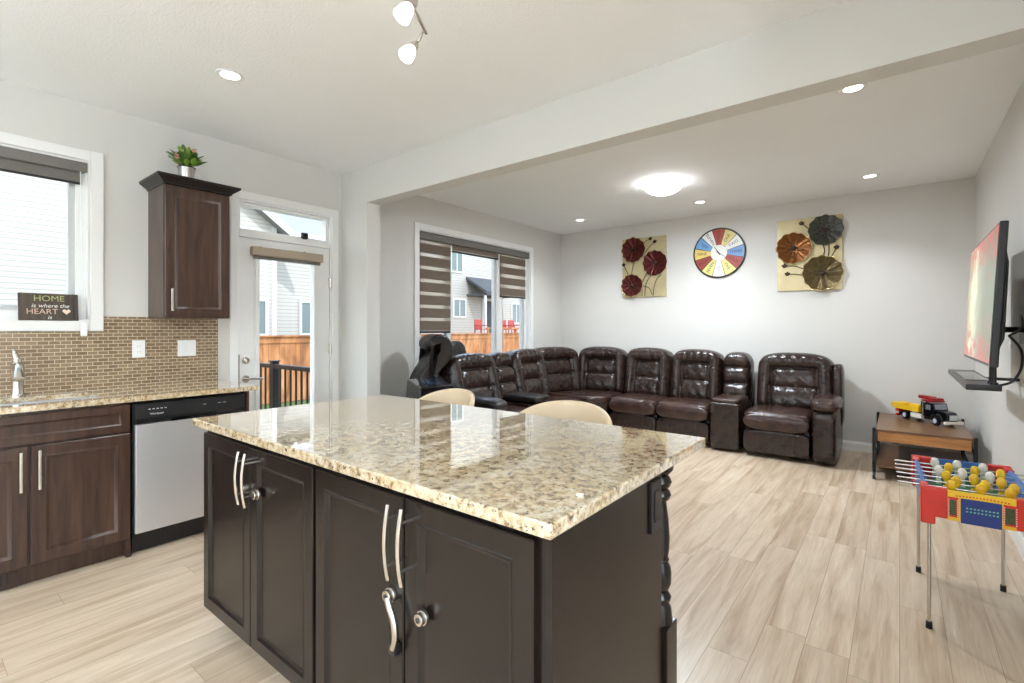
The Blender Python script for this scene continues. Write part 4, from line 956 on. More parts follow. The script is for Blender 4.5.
for k in range(12):
    a0 = PI/2-(k-0.5)*PI/6; a1_ = PI/2-(k+0.5)*PI/6; g = 0.03; P = []
    for q in range(7): a = a0+(a1_-a0)*(g+q/6*(1-2*g)); P.append((0.292*math.cos(a), 0.292*math.sin(a)))
    for q in range(6, -1, -1): a = a0+(a1_-a0)*(0.04+q/6*0.92); P.append((0.100*math.cos(a), 0.100*math.sin(a)))
    b = B(); prism(b, P, 0.0, 0.004, M=Matrix(((1, 0, 0, 0), (0, 0, -1, -0.018), (0, 1, 0, 0), (0, 0, 0, 1))))
    w = mesh_obj('dial_wedge', b, mat('clock_wedge_paint', cols[k], 0.5, var=0.12, scale=20), ck, False)
    am = (a0+a1_)/2; rd = Vector((math.cos(am), 0, math.sin(am))); up = Vector((-math.sin(am), 0, math.cos(am)))
    if math.cos(am) < -0.01: rd = -rd; up = -up
    if abs(math.cos(am)) <= 0.01: pass
    text_obj('numeral', ['TWELVE', 'ONE', 'TWO', 'THREE', 'FOUR', 'FIVE', 'SIX', 'SEVEN', 'EIGHT', 'NINE', 'TEN', 'ELEVEN'][k], 0.05 if k else 0.04, text_M((0.20*math.cos(am), -0.0225, 0.20*math.sin(am)), rd, up), mat('numeral_ink', inks[k], 0.6), w)
b = B(); cyl(b, (0, -0.018, 0), (0, -0.023, 0), 0.098, seg=48); mesh_obj('dial_centre', b, M_cwhite, ck, True)
for nm, ang, L, w_ in (('hour_hand', 2.15, 0.10, 0.007), ('minute_hand', -0.62, 0.10, 0.005)):
    b = B(); d = Vector((math.cos(ang), 0, math.sin(ang))); n_ = Vector((-d.z, 0, d.x)); y = -0.027
    vs = [Vector((0, y, 0))-d*0.03+n_*w_, Vector((0, y, 0))-d*0.03-n_*w_, d*L+Vector((0, y, 0))-n_*w_*0.4, d*L+Vector((0, y, 0))+n_*w_*0.4]
    lo = [b.verts.new(v) for v in vs]; hi = [b.verts.new(v+Vector((0, -0.002, 0))) for v in vs]; b.faces.new(lo); b.faces.new(hi[::-1])
    for q in range(4): b.faces.new((lo[q], lo[(q+1) % 4], hi[(q+1) % 4], hi[q]))
    mesh_obj(nm, b, M_black, ck)
b = B(); cyl(b, (0, -0.023, 0), (0, -0.031, 0), 0.009, seg=16); mesh_obj('hub', b, M_black, ck, True)

# ------------------------------------------------------------------ television
def mk_screen():
    m, t, p = newmat('television_picture'); tcn = nd(t, 'ShaderNodeTexCoord')
    sx = nd(t, 'ShaderNodeSeparateXYZ'); t.links.new(tcn.outputs['Object'], sx.inputs[0])
    n = nd(t, 'ShaderNodeTexNoise'); n.inputs['Scale'].default_value = 7; n.inputs['Detail'].default_value = 8; n.inputs['Roughness'].default_value = 0.7; t.links.new(tcn.outputs['Object'], n.inputs['Vector'])
    # horizontal position along screen decides tree / mist / path
    ys = nd(t, 'ShaderNodeMath', operation='MULTIPLY_ADD'); t.links.new(n.outputs['Fac'], ys.inputs[0]); ys.inputs[1].default_value = 0.5; t.links.new(sx.outputs['Y'], ys.inputs[2])
    back = ramp(t, ys.outputs[0], [(0.0, lin((96, 108, 84))), (0.30, lin((150, 158, 134))), (0.5, lin((222, 226, 190))), (0.62, lin((196, 188, 140))), (0.9, lin((70, 66, 48)))])
    red = nd(t, 'ShaderNodeRGB'); red.outputs[0].default_value = lin((176, 70, 60))
    # foliage mask high up, carpet of leaves low down
    n2 = nd(t, 'ShaderNodeTexNoise'); n2.inputs['Scale'].default_value = 16; n2.inputs['Detail'].default_value = 5; t.links.new(tcn.outputs['Object'], n2.inputs['Vector'])
    az = nd(t, 'ShaderNodeMath', operation='ABSOLUTE'); t.links.new(sx.outputs['Z'], az.inputs[0])
    ad = nd(t, 'ShaderNodeMath', operation='MULTIPLY_ADD'); t.links.new(az.outputs[0], ad.inputs[0]); ad.inputs[1].default_value = 0.95; t.links.new(n2.outputs['Fac'], ad.inputs[2])
    mk = ramp(t, ad.outputs[0], [(0.70, (0, 0, 0, 1)), (0.80, (1, 1, 1, 1))])
    mx = nd(t, 'ShaderNodeMix', data_type='RGBA'); t.links.new(mk, mx.inputs['Factor']); t.links.new(back, mx.inputs['A']); t.links.new(red.outputs[0], mx.inputs['B'])
    p.inputs['Base Color'].default_value = (0.01, 0.01, 0.01, 1); p.inputs['Roughness'].default_value = 0.12
    t.links.new(mx.outputs['Result'], p.inputs['Emission Color']); p.inputs['Emission Strength'].default_value = 0.5
    return m
tv = thing('television', 'wall-mounted flat television showing red autumn trees, tilted on a black bracket', 'television', (0.37, 3.885, 1.47), 0)
Mt = Matrix.Rotation(math.radians(-3), 4, 'Y')
Mt = Matrix.Rotation(math.radians(3.0), 4, 'Y')
hw, hh = 0.60, 0.352
b = B(); t_ = B(); box(t_, -0.012, 0.02, -hw, hw, -hh, hh, 0.006, 3); prism(t_, [(-hh*0.80, 0.02), (hh*0.70, 0.02), (hh*0.45, 0.036), (-hh*0.6, 0.040)], -hw*0.92, hw*0.92, 0.008, M=Matrix(((0, 1, 0, 0), (0, 0, 1, 0), (1, 0, 0, 0), (0, 0, 0, 1)))); merge(b, t_, Mt)
mesh_obj('housing', b, M_black, tv, True)
b = B(); box(b, -0.0135, -0.0118, -hw+0.012, hw-0.012, -hh+0.016, hh-0.012, M=Mt); mesh_obj('screen', b, mk_screen(), tv)
b = B(); box(b, 0.040, 0.055, -0.12, 0.12, -0.26, 0.02, 0.003); box(b, 0.172, 0.184, -0.08, 0.16, -0.25, -0.08, 0.003)
tube(b, [(0.05, -0.05, -0.17), (0.11, 0.08, -0.17), (0.165, 0.0, -0.17)], 0.016, 8)
mesh_obj('wall_bracket', b, M_blackmetal, tv, True)
b = B(); tube(b, smooth_pts([(0.06, -0.42, -0.20), (0.10, -0.43, -0.27), (0.10, -0.43, -0.36), (0.07, -0.41, -0.43), (0.02, -0.40, -0.455)]), 0.006, 8); tube(b, smooth_pts([(0.06, -0.42, -0.20), (0.12, -0.3, -0.16), (0.14, -0.15, -0.1)]), 0.006, 8); mesh_obj('cable', b, M_black, tv, True)
sh = thing('media_shelf', 'black shelf hung under the television on two short rods', 'shelf', (0.345, 4.05, 1.0), 0)
b = B(); box(b, -0.075, 0.06, -0.585, 0.60, -0.012, 0.018, 0.004); mesh_obj('tray', b, M_black, sh, True)
b = B(); box(b, -0.055, 0.04, -0.30, 0.35, 0.018, 0.021, 0.001); mesh_obj('glass_inset', b, M_gloss, sh, True)
for y in (-0.55, -0.44):
    b = B(); cyl(b, (0.035, y, 0.018), (0.035, y, 0.118), 0.009, seg=12); cyl(b, (0.035, y, 0.018), (0.035, y, 0.03), 0.016, seg=12); mesh_obj('rod', b, M_black, sh, True)
b = B(); box(b, 0.06, 0.214, 0.1, 0.15, -0.008, 0.008, 0.002); mesh_obj('wall_arm', b, M_black, sh, True)

# ------------------------------------------------------------------ low cart table in the corner
M_tabletop = mk_cab('walnut_table_top', (96, 66, 42), (128, 92, 62), 0.3, (1, 8, 8)); M_oak = mk_cab('honey_oak_apron', (150, 98, 50), (186, 132, 78), 0.45, (1, 8, 8))
ct = thing('coffee_table', 'low brown wooden table with a black metal frame on small wheels in the corner', 'table', (0.148, 5.80, 0), 0)
tx, ty = 0.310, 0.52
b = B(); box(b, -tx, tx, -ty, ty, 0.418, 0.438, 0.004); mesh_obj('table_top', b, M_tabletop, ct, True)
for q in (-ty+0.006, ty-0.026): mesh_obj('apron', box(B(), -tx+0.012, tx-0.012, q, q+0.02, 0.335, 0.417, 0.002), M_oak, ct, True)
b = B(); box(b, -tx+0.004, -tx+0.014, -ty+0.03, ty-0.03, 0.335, 0.417); box(b, tx-0.014, tx-0.004, -ty+0.03, ty-0.03, 0.335, 0.417); mesh_obj('side_rail', b, M_blackmetal, ct, False)
b = B(); box(b, -tx+0.006, tx-0.006, -ty+0.03, ty-0.03, 0.105, 0.128, 0.003); mesh_obj('lower_shelf', b, M_tabletop, ct, True)
for sx_ in (-1, 1):
    for sy_ in (-1, 1):
        b = B(); X_ = sx_*(tx+0.012); Y_ = sy_*(ty-0.012)
        box(b, X_-0.012, X_+0.012, Y_-0.014, Y_+0.014, 0.052, 0.446, 0.002); box(b, X_-0.014, X_+0.014, Y_-0.02, Y_+0.02, 0.10, 0.16, 0.004)
        l = mesh_obj('leg', b, M_blackmetal, ct, True)
        b = B(); cyl(b, (X_-0.011, Y_, 0.033), (X_+0.011, Y_, 0.033), 0.0325, seg=28, bev=0.003); mesh_obj('wheel', b, M_black, l, True)
    b = B(); box(b, sx_*(tx+0.012)-0.008, sx_*(tx+0.012)+0.008, -ty+0.0, ty-0.0, 0.118, 0.140, 0.002); tube(b, [(sx_*(tx+0.012), -ty+0.03, 0.14), (sx_*(tx+0.012), -ty+0.16, 0.33)], 0.006, 6); mesh_obj('side_bar', b, M_blackmetal, ct, True)

# toy tow truck
tk = thing('toy_truck', 'toy flatbed truck, black cab and yellow bed with red roof, parked on the low table', 'toy', (0.185, 5.985, 0.4385), math.atan2(-0.77, 0.64)+0.0); tk.scale = (1, 1.1, 1.15)
def tp(name, bm, m, par=None, s=True): return mesh_obj(name, bm, m, par or tk, s)
b = B(); box(b, -0.24, 0.27, -0.045, -0.02, 0.030, 0.052, 0.003); box(b, -0.24, 0.27, 0.02, 0.045, 0.030, 0.052, 0.003); box(b, -0.23, 0.25, -0.02, 0.02, 0.034, 0.048); ch = tp('chassis', b, M_black)
for s in (-1, 1):
    for x, n_ in ((-0.135, 1), (0.195, 1)):
        b = B(); cyl(b, (x, s*0.048, 0.036), (x, s*0.076, 0.036), 0.036, seg=28, bev=0.006); w = tp('wheel', b, M_black)
        b = B(); cyl(b, (x, s*0.070, 0.036), (x, s*0.0785, 0.036), 0.021, 0.018, 20); mesh_obj('hubcap', b, mat('pale_hubcap', (190, 192, 214), 0.35), w, True)
b = B(); box(b, -0.07, 0.05, -0.072, -0.045, 0.03, 0.066, 0.003); box(b, -0.07, 0.05, 0.045, 0.072, 0.03, 0.066, 0.003); tp('side_tank', b, M_cwhite)
b = B(); box(b, -0.265, 0.02, -0.075, 0.075, 0.078, 0.090, 0.002); box(b, -0.265, 0.02, -0.075, -0.068, 0.088, 0.118, 0.002); box(b, -0.265, 0.02, 0.068, 0.075, 0.088, 0.118, 0.002); box(b, -0.06, 0.02, -0.07, 0.07, 0.088, 0.135, 0.008)
for i in range(8): box(b, -0.26+i*0.025, -0.248+i*0.025, -0.077, -0.068, 0.115, 0.125, 0.001)
prism(b, [(-0.30, 0.09), (-0.262, 0.078), (-0.262, 0.118), (-0.30, 0.125)], -0.07, 0.07, M=Matrix(((1, 0, 0, 0), (0, 0, 1, 0), (0, 1, 0, 0), (0, 0, 0, 1))))
tp('flatbed', b, M_yellow)
b = B(); box(b, -0.25, -0.21, -0.07, 0.07, 0.052, 0.076, 0.003); box(b, -0.262, -0.238, -0.06, 0.06, 0.014, 0.034, 0.003); tp('tail_bumper', b, M_red)
b = B(); box(b, 0.03, 0.046, -0.06, -0.045, 0.05, 0.17, 0.002); box(b, 0.03, 0.046, 0.045, 0.06, 0.05, 0.17, 0.002); box(b, 0.03, 0.046, -0.06, 0.06, 0.155, 0.17, 0.002); tp('headache_rack', b, M_nickel)
b = B(); prism(b, [(0.055, 0.055), (0.17, 0.055), (0.17, 0.115), (0.155, 0.165), (0.055, 0.165)], -0.062, 0.062, 0.006, M=Matrix(((1, 0, 0, 0), (0, 0, 1, 0), (0, 1, 0, 0), (0, 0, 0, 1)))); cb_ = tp('cab', b, M_gloss)
b = B(); box(b, 0.085, 0.135, -0.0635, -0.061, 0.112, 0.152, 0.001); box(b, 0.085, 0.135, 0.061, 0.0635, 0.112, 0.152, 0.001); mesh_obj('side_window', b, mat('truck_window', (120, 120, 130), 0.1), cb_, True)
b = B(); box(b, -0.002, 0.001, -0.05, 0.05, -0.02, 0.02, 0.001, M=Matrix.Translation((0.1655, 0, 0.140)) @ Matrix.Rotation(math.radians(-17), 4, 'Y')); mesh_obj('windscreen', b, mat('truck_windscreen', (150, 150, 160), 0.08), cb_, True)
b = B(); prism(b, [(0.168, 0.05), (0.285, 0.05), (0.285, 0.088), (0.262, 0.110), (0.168, 0.118)], -0.046, 0.046, 0.008, M=Matrix(((1, 0, 0, 0), (0, 0, 1, 0), (0, 1, 0, 0), (0, 0, 0, 1)))); tp('bonnet', b, M_gloss)
b = B()
for s in (-1, 1):
    pts = [(0.195+0.05*math.cos(a), s*0.058, 0.038+0.045*math.sin(a)) for a in [PI*k/10 for k in range(11)]]
    tube(b, pts, 0.014, 8)
tp('front_fender', b, M_gloss)
b = B(); box(b, 0.284, 0.292, -0.034, 0.034, 0.052, 0.092, 0.002); tp('grille', b, M_chrome)
b = B(); box(b, 0.282, 0.30, -0.078, 0.078, 0.022, 0.044, 0.004); tp('front_bumper', b, M_cwhite)
b = B(); box(b, 0.02, 0.15, -0.05, 0.05, 0.172, 0.186, 0.004); box(b, -0.05, 0.10, -0.022, 0.022, 0.186, 0.212, 0.006); box(b, 0.09, 0.14, -0.05, 0.05, 0.182, 0.204, 0.006); tp('roof_equipment', b, mat('dark_red_plastic', (150, 28, 30), 0.3))
b = B(); box(b, 0.03, 0.06, -0.045, 0.045, 0.160, 0.174, 0.002); box(b, 0.10, 0.135, -0.04, 0.04, 0.163, 0.173); tp('roof_mount', b, M_cwhite)
for s in (-1, 1):
    b = B(); cyl(b, (0.062, s*0.068, 0.06), (0.062, s*0.068, 0.185), 0.005, seg=10); tp('exhaust_stack', b, M_chrome)

# ------------------------------------------------------------------ toy table football
ft = thing('foosball_table', 'small colourful toy table football game on thin metal legs by the right wall', 'toy', (0.255, 3.12, 0), 0.035)
fx0, fx1, fy0, fy1 = -0.195, 0.19, -0.33, 0.33; ZT = 0.622
b = B(); box(b, fx0+0.02, fx1-0.02, fy0+0.02, fy1-0.02, 0.505, 0.515, 0.002); pf = mesh_obj('playfield', b, M_green, ft, True)
b = B(); box(b, fx0+0.03, fx1-0.03, -0.003, 0.003, 0.515, 0.5165); pts = [(0.06*math.cos(2*PI*k/32), 0.06*math.sin(2*PI*k/32), 0.516) for k in range(33)]; tube(b, pts, 0.002, 5); mesh_obj('field_line', b, M_white, pf)
def corner(x, y, sx_, sy_):
    b = B(); X0, X1 = sorted((x, x+sx_*0.05)); Y0, Y1 = sorted((y, y+sy_*0.035)); box(b, X0, X1, Y0, Y1, 0.462, ZT, 0.006, 3); y += sy_*0.0012; x += sx_*0.0012
    X0, X1 = sorted((x, x+sx_*0.088)); box(b, X0, X1, Y0+0.0001, Y1-0.0013, 0.495, ZT-0.001, 0.006, 3)
    Y0, Y1 = sorted((y+sy_*0.001, y+sy_*0.10)); X0, X1 = sorted((x+sx_*0.0007, x+sx_*0.03)); box(b, X0, X1, Y0, Y1, 0.4965, ZT-0.002, 0.006, 3); y -= sy_*0.0012; x -= sx_*0.0012
    mesh_obj('corner_block', b, M_red, ft, True)
    b = B(); lx, ly = x+sx_*0.030, y+sy_*0.025; cyl(b, (lx, ly, 0.02), (lx, ly, 0.50), 0.0075, seg=16); l = mesh_obj('leg', b, M_nickel, ft, True)
    b = B(); cyl(b, (lx, ly, 0), (lx, ly, 0.03), 0.0125, 0.0115, 16); mesh_obj('foot_cap', b, M_black, l, True)
for x, sx_ in ((fx0, 1), (fx1, -1)):
    for y, sy_ in ((fy0, 1), (fy1, -1)): corner(x, y, sx_, sy_)
b = B(); box(b, fx0+0.085, fx1-0.085, fy0+0.004, fy0+0.016, 0.492, ZT-0.004, 0.002); ep1 = mesh_obj('end_board', b, M_yellow, ft, True)
b = B(); box(b, fx0+0.085, fx1-0.085, fy1-0.016, fy1-0.004, 0.492, ZT-0.004, 0.002); mesh_obj('end_board', b, M_blue, ft, True)
yy = fy0+0.0025
b = B(); box(b, -0.065, 0.06, yy-0.001, yy+0.003, 0.488, 0.592, 0.002); sb_ = mesh_obj('score_panel', b, M_navy, ep1, True)
b = B()
for r_ in range(2):
    for k in range(9): box(b, -0.048+k*0.0115, -0.042+k*0.0115, yy-0.0025, yy, 0.552-r_*0.014, 0.557-r_*0.014)
mesh_obj('score_marks', b, mat('pale_green_print', (120, 200, 150), 0.5), sb_)
for x0_, x1_ in ((-0.105, -0.072), (0.064, 0.104)):
    b = B(); box(b, x0_, x1_, yy-0.001, yy+0.002, 0.508, 0.592, 0.001); q = mesh_obj('printed_panel', b, M_red, ep1, True)
    b = B(); box(b, x0_+0.005, x1_-0.007, yy-0.002, yy, 0.516, 0.580); mesh_obj('printed_picture', b, mat('green_black_print', (60, 74, 40), 0.5, var=0.9, scale=90), q)
    b = B()
    for k in range(8):
        for xx in (x0_+0.001, x1_-0.004): box(b, xx, xx+0.003, yy-0.002, yy, 0.512+k*0.0095, 0.516+k*0.0095)
    mesh_obj('white_dots', b, M_white, q)
b = B()
for k in range(16): box(b, -0.08+k*0.0105, -0.075+k*0.0105, yy-0.001, yy+0.001, 0.597+0.004*math.sin(k/15*PI), 0.602+0.004*math.sin(k/15*PI))
mesh_obj('arched_dots', b, M_red, ep1)
for x, s in ((fx0+0.010, 1), (fx1-0.010, -1)):
    b = B(); prism(b, [(0, 0.50), (0.010, 0.50), (0.055, 0.516), (0.012, 0.618), (0, 0.618)] if s > 0 else [(0, 0.50), (0, 0.618), (-0.012, 0.618), (-0.055, 0.516), (-0.010, 0.50)], fy0+0.06, fy1-0.06, 0.002, M=Matrix(((1, 0, 0, x), (0, 0, 1, 0), (0, 1, 0, 0), (0, 0, 0, 1))))
    mesh_obj('side_board', b, M_blue, ft, True)
b = B(); box(b, fx0+0.03, fx1-0.03, fy0+0.012, fy0+0.024, 0.606, 0.616, 0.002); mesh_obj('top_rail', b, M_red, ft, True)
rod_y = [-0.23, -0.14, -0.05, 0.04, 0.13, 0.22]
M_skin = mat('pale_player_plastic', (232, 226, 214), 0.4); M_teal = mat('teal_player_plastic', (84, 132, 150), 0.4)
for i, ry in enumerate(rod_y):
    rz_ = 0.604; off = (0.0 if i % 2 == 0 else 0.03)
    b = B(); cyl(b, (-0.27, ry, rz_), (0.285, ry, rz_), 0.0042, seg=10); rd = mesh_obj('rod', b, M_chrome, ft, True)
    b = B(); cyl(b, (0.285, ry, rz_), (0.315, ry, rz_), 0.011, seg=14, bev=0.002); mesh_obj('handle', b, M_black, rd, True)
    yel = i in (0, 1, 2, 4)
    xs_ = [-0.085, 0.01, 0.10] if yel else [-0.105, -0.02, 0.075]
    if i in (1, 4): xs_ = [x+0.025 for x in xs_]
    for x in xs_:
        b = B(); superell(b, (x, ry, rz_+0.012), (0.0175, 0.012, 0.025), 1, 0.9, nu=20, nv=12); box(b, x-0.009, x+0.009, ry-0.006, ry+0.006, rz_-0.036, rz_-0.003, 0.003); box(b, x-0.011, x+0.011, ry-0.008, ry+0.008, rz_-0.052, rz_-0.034, 0.003)
        mesh_obj('player', b, M_yellow if yel else (M_skin if i % 2 else M_teal), rd, 'all')

# ------------------------------------------------------------------ ceiling lights
dls = [(-2.988, 1.196, 'recessed ceiling downlight above the kitchen side of the island'),
       (-0.22, 3.575, 'recessed ceiling downlight just behind the ceiling beam, at the right'),
       (-0.22, 5.739, 'recessed living room ceiling downlight nearest the television wall'),
       (-1.786, 5.717, 'recessed living room ceiling downlight above the wall clock'),
       (-3.333, 5.678, 'recessed living room ceiling downlight in the window corner'),
       (-2.99, -1.2, 'recessed downlight added behind the camera to brighten the room, left'),  # from here on: unseen downlights, added to brighten the room
       (-0.6, -1.2, 'recessed downlight added behind the camera to brighten the room, middle'),
       (1.4, -1.2, 'recessed downlight added behind the camera to brighten the room, right'),
       (1.4, 0.3, 'recessed downlight added beside the camera to brighten the room, right')]
for i, (x, y, lb) in enumerate(dls):
    o = thing('recessed_light', lb, 'light', (x, y, HC), 0, 'recessed ceiling downlights')
    b = B(); lathe(b, [(0.048, -0.001), (0.050, -0.004), (0.066, -0.006), (0.072, -0.003), (0.073, 0.0), (0.048, 0.0)], seg=40); mesh_obj('trim_ring', b, M_white, o, True)
    b = B(); cyl(b, (0, 0, -0.003), (0, 0, 0), 0.049, seg=40); mesh_obj('lens', b, M_led, o, True)
    lamp('downlight_lamp', (0, 0, -0.02), K_DOWN*(1.15 if y > 3 else 1.0), 0.05, kind='SPOT', parent=o)
dm = thing('ceiling_light', 'frosted white dome ceiling light in the middle of the living room', 'light', (-1.84, 4.743, HC))
b = B(); lathe(b, [(0, 0), (0.165, 0), (0.168, -0.012), (0.150, -0.022), (0, -0.022)], seg=48); mesh_obj('base', b, M_white, dm, True)
b = B(); lathe(b, [(0.190, -0.022), (0.186, -0.038), (0.168, -0.062), (0.136, -0.086), (0.088, -0.105), (0.04, -0.114), (0, -0.116)], seg=48); mesh_obj('glass_dome', b, M_dome, dm, True)
b = B()
for k in range(3):
    a = k*2*PI/3+0.9; superell(b, (0.197*math.cos(a), 0.197*math.sin(a), -0.03), (0.009, 0.009, 0.008), 1, 1, nu=12, nv=8)
mesh_obj('clip', b, M_nickel, dm, 'all')
lamp('dome_lamp', (0, 0, -0.125), K_DOME, 0.10, (0.80, 0.90, 1.0), 'AREA', dm)
# track fixture with adjustable heads
tkf = thing('track_light', 'brushed nickel ceiling fixture with two tilted frosted glass spot heads', 'light', (-1.47, 1.16, HC))
b = B(); lathe(b, [(0, 0), (0.065, 0), (0.065, -0.012), (0.05, -0.024), (0.012, -0.028), (0.012, -0.148), (0, -0.148)], seg=32, c=(0.035, -0.16, 0)); mesh_obj('canopy', b, M_nickel, tkf, True)
TO = Vector((-1.47, 1.16, HC))
b = B(); tube(b, smooth_pts([Vector(p)-TO for p in [(-1.38, 0.82, 2.60), (-1.435, 1.00, 2.602), (-1.50, 1.20, 2.598), (-1.555, 1.33, 2.602), (-1.627, 1.452, 2.60)]]), 0.008, 10); mesh_obj('bar', b, M_nickel, tkf, True)
for jp, s0, s1 in (((-1.475, 1.14, 2.60), (-1.457, 1.245, 2.565), (-1.48, 1.19, 2.475)), ((-1.61, 1.425, 2.60), (-1.677, 1.437, 2.562), (-1.673, 1.372, 2.475)), ((-1.39, 0.86, 2.60), (-1.37, 0.88, 2.55), (-1.38, 0.80, 2.48))):
    jp, s0, s1 = Vector(jp)-TO, Vector(s0)-TO, Vector(s1)-TO; d = (s1-s0).normalized(); M = d.to_track_quat('Z', 'Y').to_matrix().to_4x4()
    b = B(); tube(b, [jp, jp.lerp(s0, 0.5)+Vector((0, 0, -0.012)), s0+Vector((0, 0, 0.004))], 0.006, 8)
    lathe(b, [(0, -0.006), (0.012, -0.004), (0.019, 0.010), (0.022, 0.028), (0.020, 0.040), (0.0, 0.042)], c=s0, M=M, seg=24); h = mesh_obj('lamp_head', b, M_nickel, tkf, True)
    b = B(); lathe(b, [(0, 0.041), (0.020, 0.041), (0.026, 0.056), (0.031, 0.075), (0.034, 0.098), (0.0, 0.094)], c=s0, M=M, seg=28); mesh_obj('glass_shade', b, M_bulb, h, True)

# two unseen uplighters added behind the camera to brighten the ceiling
for lx, ly, lb, pw in ((1.9, -0.7, 'slim black uplighter added behind the camera to brighten the ceiling, right', 85), (-2.2, -2.3, 'slim black uplighter added behind the camera to brighten the ceiling, left', 70)):
    o = thing('added_uplighter', lb, 'lamp', (lx, ly, 0))
    b = B(); lathe(b, [(0, 0), (0.14, 0), (0.14, 0.012), (0.02, 0.03), (0, 0.03)]); mesh_obj('base', b, M_blackmetal, o, True)
    b = B(); cyl(b, (0, 0, 0.02), (0, 0, 1.80), 0.012); mesh_obj('pole', b, M_blackmetal, o, True)
    b = B(); lathe(b, [(0, 1.79), (0.04, 1.79), (0.15, 1.87), (0.155, 1.875), (0.145, 1.875), (0.04, 1.80), (0, 1.80)]); mesh_obj('lamp_shade', b, M_blackmetal, o, True)
    lm = lamp('added_uplight', (0, 0, 1.90), pw, 0.12, (0.74, 0.88, 1.0), 'AREA', o); lm.rotation_euler = (PI, 0, 0)

# ------------------------------------------------------------------ outside
GZ = -0.62
struct('ground', box(B(), -60, XA-0.16, -30, 60, GZ-0.1, GZ), M_grass)
struct('ground_front', box(B(), XA-0.16, 30, -30, YF-0.12, GZ-0.1, GZ), M_deck)
struct('ground_side', box(B(), XR+0.12, 30, YF-0.12, 60, GZ-0.1, GZ), M_deck)
b = B()
box(b, -7.6, XA-0.17, 1.2, 2.98, -0.10, -0.05); 
for i in range(2):
    pass
dk = wthing('deck', 'small grey back deck platform outside the glass door', 'deck', (-5.8, 2.1, GZ))
wp('deck_boards', b, M_deck, dk, False)
for x, y in ((-7.5, 1.3), (-7.5, 2.9), (-4.4, 1.3), (-4.4, 2.9)): wp('support_post', box(B(), x-0.05, x+0.05, y-0.05, y+0.05, GZ, -0.10), M_deck, dk, False)
rl = wthing('deck_railing', 'black metal deck railing with thin balusters outside the glass door', 'railing', (-5.8, 2.92, -0.05))
b = B(); box(b, -7.55, XA-0.2, 2.885, 2.955, 0.82, 0.87, 0.006); wp('top_rail', b, M_blackmetal, rl)
b = B(); box(b, -7.55, XA-0.2, 2.90, 2.94, 0.03, 0.07, 0.004); wp('bottom_rail', b, M_blackmetal, rl)
for x in (-7.5, -6.02, -4.40): 
    b = B(); box(b, x-0.038, x+0.038, 2.882, 2.958, -0.05, 0.90, 0.004); box(b, x-0.05, x+0.05, 2.87, 2.97, 0.90, 0.915, 0.003); wp('post', b, M_blackmetal, rl)
x = -7.38
while x < -4.46:
    if abs(x+6.02) > 0.06: wp('baluster', box(B(), x-0.009, x+0.009, 2.911, 2.929, 0.07, 0.82), M_blackmetal, rl, False)
    x += 0.125
fn = wthing('wooden_fence', 'orange cedar board fence across the back yards', 'fence', (-12.5, 8, GZ))
b = B(); y = -6.0
rnd2 = random.Random(5)
while y < 24: box(b, -12.5+rnd2.uniform(-0.004, 0.004), -12.478, y, y+0.134, GZ+0.03, 1.03); y += 0.14
wp('boards', b, M_fence, fn, False)
for z in (1.03, ): 
    b = B(); box(b, -12.56, -12.40, -6, 24, 1.09, 1.13, 0.004); wp('cap_rail', b, M_fence, fn)
    b = B(); box(b, -12.475, -12.45, -6, 24, 0.93, 1.09); wp('trim_rail', b, M_fence, fn, False)
for i in range(12):
    y = -5.6+i*2.5; wp('post', box(B(), -12.60, -12.51, y-0.045, y+0.045, GZ, 1.09), M_fence, fn, False)
def hwin(parent, X, y0, y1, z0, z1, mull=True):
    b = B(); f = 0.09
    for r in ((y0-f, y0, z0-f, z1+f), (y1, y1+f, z0-f, z1+f), (y0, y1, z1, z1+f), (y0, y1, z0-f, z0)): box(b, X, X+0.05, *r)
    if mull: box(b, X, X+0.045, (y0+y1)/2-0.03, (y0+y1)/2+0.03, z0, z1)
    w = wp('window', b, M_otrim, parent, False)
    mesh_obj('pane', box(B(), X+0.005, X+0.02, y0, y1, z0, z1), M_pane, w)
# neighbour straight across the kitchen: gable block and side wing
h1 = wthing('neighbour_house', 'white clapboard gabled house beyond the kitchen window and the glass door', 'house', (-17.5, 0, GZ))
XH = -15.0; yE, zE, yApex = 7.30, 4.38, 0.3
zA = zE+(yE-yApex)*0.72; yW = yApex-(yE-yApex)
PY = Matrix(((0, 0, 1, 0), (1, 0, 0, 0), (0, 1, 0, 0), (0, 0, 0, 1)))      # poly (y,z) extruded along x
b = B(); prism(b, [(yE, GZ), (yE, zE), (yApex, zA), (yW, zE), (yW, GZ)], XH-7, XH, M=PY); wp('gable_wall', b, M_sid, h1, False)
b = B(); t = 0.18
prism(b, [(yE+0.45, zE-0.32), (yE+0.45, zE-0.32+t), (yApex, zA+t), (yApex, zA)], XH-7.2, XH+0.35, M=PY); prism(b, [(yW-0.45, zE-0.32), (yApex, zA), (yApex, zA+t), (yW-0.45, zE-0.32+t)], XH-7.2, XH+0.35, M=PY)
wp('roof', b, M_roof, h1, False)
b = B(); prism(b, [(yE+0.47, zE-0.38), (yE+0.47, zE-0.14), (yApex, zA+0.2), (yApex, zA-0.04)], XH+0.351, XH+0.40, M=PY); prism(b, [(yW-0.47, zE-0.38), (yApex, zA-0.04), (yApex, zA+0.2), (yW-0.47, zE-0.14)], XH+0.351, XH+0.40, M=PY)
wp('rake_board', b, M_otrim, h1, False)
wp('corner_board', box(B(), XH-0.1, XH+0.03, yE-0.12, yE+0.03, GZ, zE), M_otrim, h1, False)
hwin(h1, XH, 6.70, 6.98, 1.15, 2.12, False)
XW = -15.9
wp('wing_wall', box(B(), XW-6, XW, yE+0.03, 14.0, GZ, 4.35), M_sid, h1, False)
